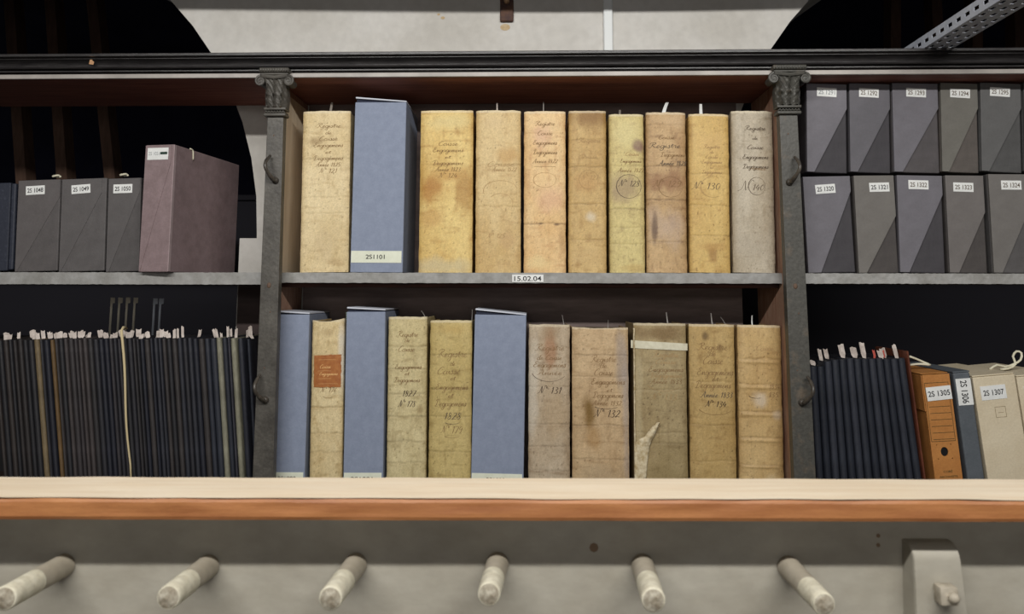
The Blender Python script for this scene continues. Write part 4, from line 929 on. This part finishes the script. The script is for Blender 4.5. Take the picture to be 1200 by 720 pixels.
volume((277.4, 284.4, 287.0, 294.0), 397, 556, 'thin dark cloth volume among the pale spines near left pilaster', (48, 50, 60), 'dark volumes near the left pilaster', ((0, .022, .006, .002, M_tab),), seed=98)
# last dark blue volume leaning against the pilaster
volume((288.0, 293.2, 297.4, 301.8), 398, 556, 'dark blue thin volume leaning beside the left pilaster with long paper slip', (48, 52, 62), 'thin bound volumes in the left bay', ((-.008, .036, .010, .0, M_tab),), seed=99, Y=2.215)
# the cream tie hanging down over the spines
a = P(142, 388, 2.196); b = P(153.5, 558, 2.196); m = MB(); pts = []
for k in range(13):
    f_ = k / 12; pts.append((a.x + (b.x - a.x) * f_ + .003 * math.sin(f_ * 7), 2.197 - .002 * math.sin(f_ * 3), a.z + (Zl_top + .02 - a.z) * f_ if k == 12 else a.z + (b.z - a.z) * f_))
m.tube([(pts[0][0] - .006, 2.235, pts[0][2] + .006), (pts[0][0] - .003, 2.212, pts[0][2] + .009)] + pts, [.004] * 3 + [.0038 - .0012 * k / 11 for k in range(12)], 8)
tag(m.build('hanging_tie', mat('cream_tie', (206, 190, 150), .8), None, True), 'cream cotton tie hanging down over dark volumes in left bay', 'tape')
# pale tall slips further back in the left bay
for i, (px, y0, hx) in enumerate(((131, 349, 0), (140, 349, 0), (149, 349, 0), (158, 349, 0), (181, 350, 1), (188, 350, 1))):
    q = P(px, y0, 2.62); m = MB(); bot = P(px, 398, 2.62).z - .2
    m.box(-.0035, .0035, 0, .002, bot - q.z, 0); m.prism([(-.0035, -.022), (.012, -.018), (.012, 0), (-.0035, 0)], -.001, 0)
    o = m.build('marker_slip', mat('dim_slip', (236, 228, 208), .85) if not hx else mat('blue_slip', (216, 224, 236), .85)); o.location = q
    tag(o, 'tall pale marker slip rising behind the left volumes, in the row of four' if not hx else 'tall bluish marker slip rising behind the left volumes, in the pair', 'slip', 'four pale marker slips' if not hx else 'two bluish marker slips')
# the back row of files that holds them
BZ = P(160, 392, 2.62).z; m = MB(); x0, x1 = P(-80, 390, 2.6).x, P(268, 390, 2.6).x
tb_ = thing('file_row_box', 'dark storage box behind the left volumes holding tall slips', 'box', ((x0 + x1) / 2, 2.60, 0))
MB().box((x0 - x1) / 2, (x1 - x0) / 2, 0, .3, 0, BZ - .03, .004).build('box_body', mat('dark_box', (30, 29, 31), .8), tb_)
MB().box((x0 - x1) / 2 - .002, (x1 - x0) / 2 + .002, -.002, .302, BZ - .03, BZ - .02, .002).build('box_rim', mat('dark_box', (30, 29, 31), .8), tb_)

# right bay: dark volumes leaning left
n_ = 13; xt0, xt1 = 949.5, 1061.5; xb0, xb1 = 956.5, 1081.0
tabx = {1: (.012, .016), 2: (.030, .012), 3: (.026, .014), 5: (.036, .018), 7: (.028, .020), 8: (.042, .016), 10: (.022, .016), 11: (.026, .018), 12: (.036, .013)}
for i in range(n_):
    f0, f1 = i / n_, (i + 1) / n_
    yt = 430 if i < 2 else 424 - 3.0 * min(1, (i - 2) / 3) + rnd.uniform(-.8, .8)
    tabs = [(0, tabx[i][0], tabx[i][1], -.004, M_tab)] if i in tabx else []
    if i in (9, 11): tabs.append((.003, .020, .008, -.003, M_tabr))
    volume((xt0 + (xt1 - xt0) * f0, xt0 + (xt1 - xt0) * f1, xb0 + (xb1 - xb0) * f0, xb0 + (xb1 - xb0) * f1), yt, 556, 'thin dark blue-black cloth volume leaning left, right bay', [(44, 48, 58), (40, 44, 54), (50, 54, 64)][i % 3], 'dark volumes in the right bay', tabs, seed=200 + i, rgh=.5)
volume((1062, 1066, 1081.8, 1085.6), 412, 556, 'very thin reddish-edged board between dark volumes and orange box', (112, 62, 44), None, (), seed=300)

# ------------------------------------------------------------------ slotted steel bar running over the cornice
e0 = P(1067, 54, 2.17); Zb = z60 + .0008
Lb = 1.35
t = thing('slotted_steel_bar', 'galvanised slotted steel angle bar above the right bay, coming forward', 'steel bar', (e0.x, 2.30, Zb))
def slotted(width, rows, name, vertical, pitch=.040, sl=(.020, .010)):
    m = MB(); n_c = int(Lb / pitch)
    def fc(a0, a1, b0, b1):
        c_ = [(a0, b0), (a1, b0), (a1, b1), (a0, b1)]
        m.bm.faces.new([m.bm.verts.new((0, -a, b) if vertical else (b, -a, 0)) for a, b in c_])
    edges = [0] + [width * (k + 1) / (rows) for k in range(rows)]
    for r0 in range(rows):
        b0, b1 = edges[r0], edges[r0 + 1]; bm0 = (b0 + b1) / 2
        for k in range(n_c):
            a0 = k * pitch; a1 = a0 + pitch; off = (pitch * .5 if r0 % 2 else 0)
            s0 = a0 + (pitch - sl[0]) / 2; s1 = s0 + sl[0]
            fc(a0, s0, b0, b1); fc(s1, a1, b0, b1); fc(s0, s1, b0, bm0 - sl[1] / 2); fc(s0, s1, bm0 + sl[1] / 2, b1)
    bmesh.ops.remove_doubles(m.bm, verts=m.bm.verts, dist=1e-5)
    o = m.build(name, M_steel, t); md = o.modifiers.new('s', 'SOLIDIFY'); md.thickness = .001; md.offset = 0
slotted(.034, 1, 'upright_flange', True)
slotted(.080, 3, 'flat_flange', False, .040, (.021, .009))
MB().box(0, .010, -Lb, 0, .034, .036).build('top_lip', M_steel, t)

# ------------------------------------------------------------------ peg rail in the foreground
RZ = YAW - R(.1)
P_shelf = P
def P(px, py, Y):
    d = Matrix.Rotation(-RZ, 3, 'Z') @ CROT @ Vector(((px - CXP) / F, -(py - CYP) / F, -1.0)); t = Y / d.y
    return Vector((d.x * t, Y, CAMZ + d.z * t))
YB = 1.15; YF = 1.075; YK = 1.190
zl_top = P(600, 584.5, YF).z; zl_bot = P(600, 611, YF).z
rail = thing('peg_rail', 'grey painted peg board with pale wooden ledge in the foreground', 'coat rail', tuple(Matrix.Rotation(RZ, 3, 'Z') @ Vector((0, YB, 0))), (0, 0, RZ))
def Wr(o): o.location = o.location - Vector((0, YB, 0)); return o
X0, X1 = -1.25, 1.25
back_row = P(600, 559.5, YK)
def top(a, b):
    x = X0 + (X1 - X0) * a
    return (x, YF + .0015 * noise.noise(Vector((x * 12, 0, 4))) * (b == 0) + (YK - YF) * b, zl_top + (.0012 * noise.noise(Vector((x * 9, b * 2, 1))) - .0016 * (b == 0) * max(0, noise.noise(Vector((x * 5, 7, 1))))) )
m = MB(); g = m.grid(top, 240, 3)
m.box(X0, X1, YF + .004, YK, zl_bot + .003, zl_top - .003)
o = Wr(m.build('ledge_top', M_ledge, rail)); o['label'] = 'pale worn upper face of the ledge, strong light in its colour'
def fro(a, b):
    x = X0 + (X1 - X0) * a; zt_ = zl_top - .0012 - .0012 * max(0, noise.noise(Vector((x * 5, 7, 1)))) - .0010 * abs(noise.noise(Vector((x * 40, 2, 1))))
    z_ = zl_bot + (zt_ - zl_bot) * b
    return (x, YF + .0012 * noise.noise(Vector((x * 14, b * 2, 9))) + (.0022 if b in (0, 1) else 0), z_)
m = MB(); g = m.grid(fro, 300, 6)
m.box(X0, X1, YF + .0035, YF + .02, zl_bot, zl_bot + .0028)
o = Wr(m.build('ledge_edge', M_lip, rail)); o['label'] = 'orange varnished front edge of the ledge'
Wr(MB().box(X0, X1, YB, YB + .025, 0.0, zl_bot - .0005).build('peg_board', M_board, rail))
m = MB()
for (px, py) in ((696, 642), (1029, 628), (1029, 639)):
    q = P(px, py, YB); vs = [m.bm.verts.new((q.x + .003 * math.cos(k * .785) * (2.2 if px == 696 else 1), YB - .0006, q.z + .003 * math.sin(k * .785) * (2.2 if px == 696 else 1))) for k in range(8)]; m.bm.faces.new(vs)
Wr(m.build('nail_holes', mat('nail_rust', (120, 100, 80), .8), rail))
pegs = (((75, 663), (5, 702), 13), ((244, 664), (197, 701), 13), ((417, 662), (387, 702), 13), ((583, 661), (573, 697), 12.6), ((753, 663), (766, 704), 13), ((924, 665), (966, 709), 12.3))
for i, (b_, e_, r_) in enumerate(pegs):
    LT = 1.020
    p = P(*b_, YB - .001); q = P(*e_, LT); d = (q - p)
    rb = 12.6 / F * YB; rt = r_ / F * LT
    pg = bpy.data.objects.new('peg', None)
    mid = .52 if i < 5 else .60
    pts, rr = [], []
    for k in range(9):
        f_ = mid * k / 8; pts.append(d * f_); rr.append((rb + (rt - rb) * f_) * (1 + .03 * noise.noise(Vector((k * .6, i, 0)))))
    m = MB(); m.tube(pts, rr, 24); peg = m.build('peg', M_peg, rail, 50); peg.location = p - Vector((0, YB, 0))
    m = MB(); pts, rr = [], []
    for k in range(7):
        f_ = mid + (.985 - mid) * k / 6; pts.append(d * f_); rr.append((rb + (rt - rb) * f_) * (1.02 + .03 * noise.noise(Vector((k * .6, i, 3)))))
    pts.append(d * .997); rr.append(rt * .93)
    m.tube(pts, rr, 24); m.build('painted_tip', M_tip, peg, 50)
    m = MB(); m.tube([d * .996, d * 1.002], [rt * .90, rt * .84], 24); m.build('end_face', M_pend, peg, 50)
# the curved wooden bracket with its nut
cL = P(1068, 638.5, YB - .026); cR = P(1122, 638.5, YB - .026)
hw = (cR.x - cL.x) / 2; cx = (cL.x + cR.x) / 2; ztop = cL.z
m = MB(); prof_ = [(YB + .001, ztop)]
for k in range(9):
    a_ = math.pi / 2 * k / 8; prof_.append((YB - .010 - .022 * math.sin(a_), ztop - .022 + .022 * math.cos(a_)))
for k in range(1, 8): prof_.append((YB - .032 - .004 * math.sin(k * .5), ztop - .022 - .030 * k))
prof_ += [(YB - .012, ztop - .26), (YB + .001, ztop - .26)]
rings = []
for (fx, ins) in ((-1, .002), (-.96, 0), (.96, 0), (1, .002)):
    rings.append([m.bm.verts.new((cx + fx * hw * (1 + .12 * (ztop - z_) / .1), min(YB, y_ + ins), z_)) for y_, z_ in prof_])
for a_ in range(3):
    for i in range(len(prof_)): m.bm.faces.new((rings[a_][i], rings[a_][(i + 1) % len(prof_)], rings[a_ + 1][(i + 1) % len(prof_)], rings[a_ + 1][i]))
m.bm.faces.new(rings[0]); m.bm.faces.new(list(reversed(rings[-1])))
br = Wr(m.build('bracket', M_board, rail, 35)); br['label'] = 'curved wooden bracket at the right end'
q = P(1108, 697, YB - .041); m = MB()
m.box(q.x - .0125, q.x + .0125, YB - .052, YB - .032, q.z - .012, q.z + .013, .003, 2)
bmesh.ops.create_uvsphere(m.bm, u_segments=12, v_segments=8, radius=.0075, matrix=Matrix.Translation((q.x + .004, YB - .054, q.z)))
m.build('nut', M_peg, br, 40)
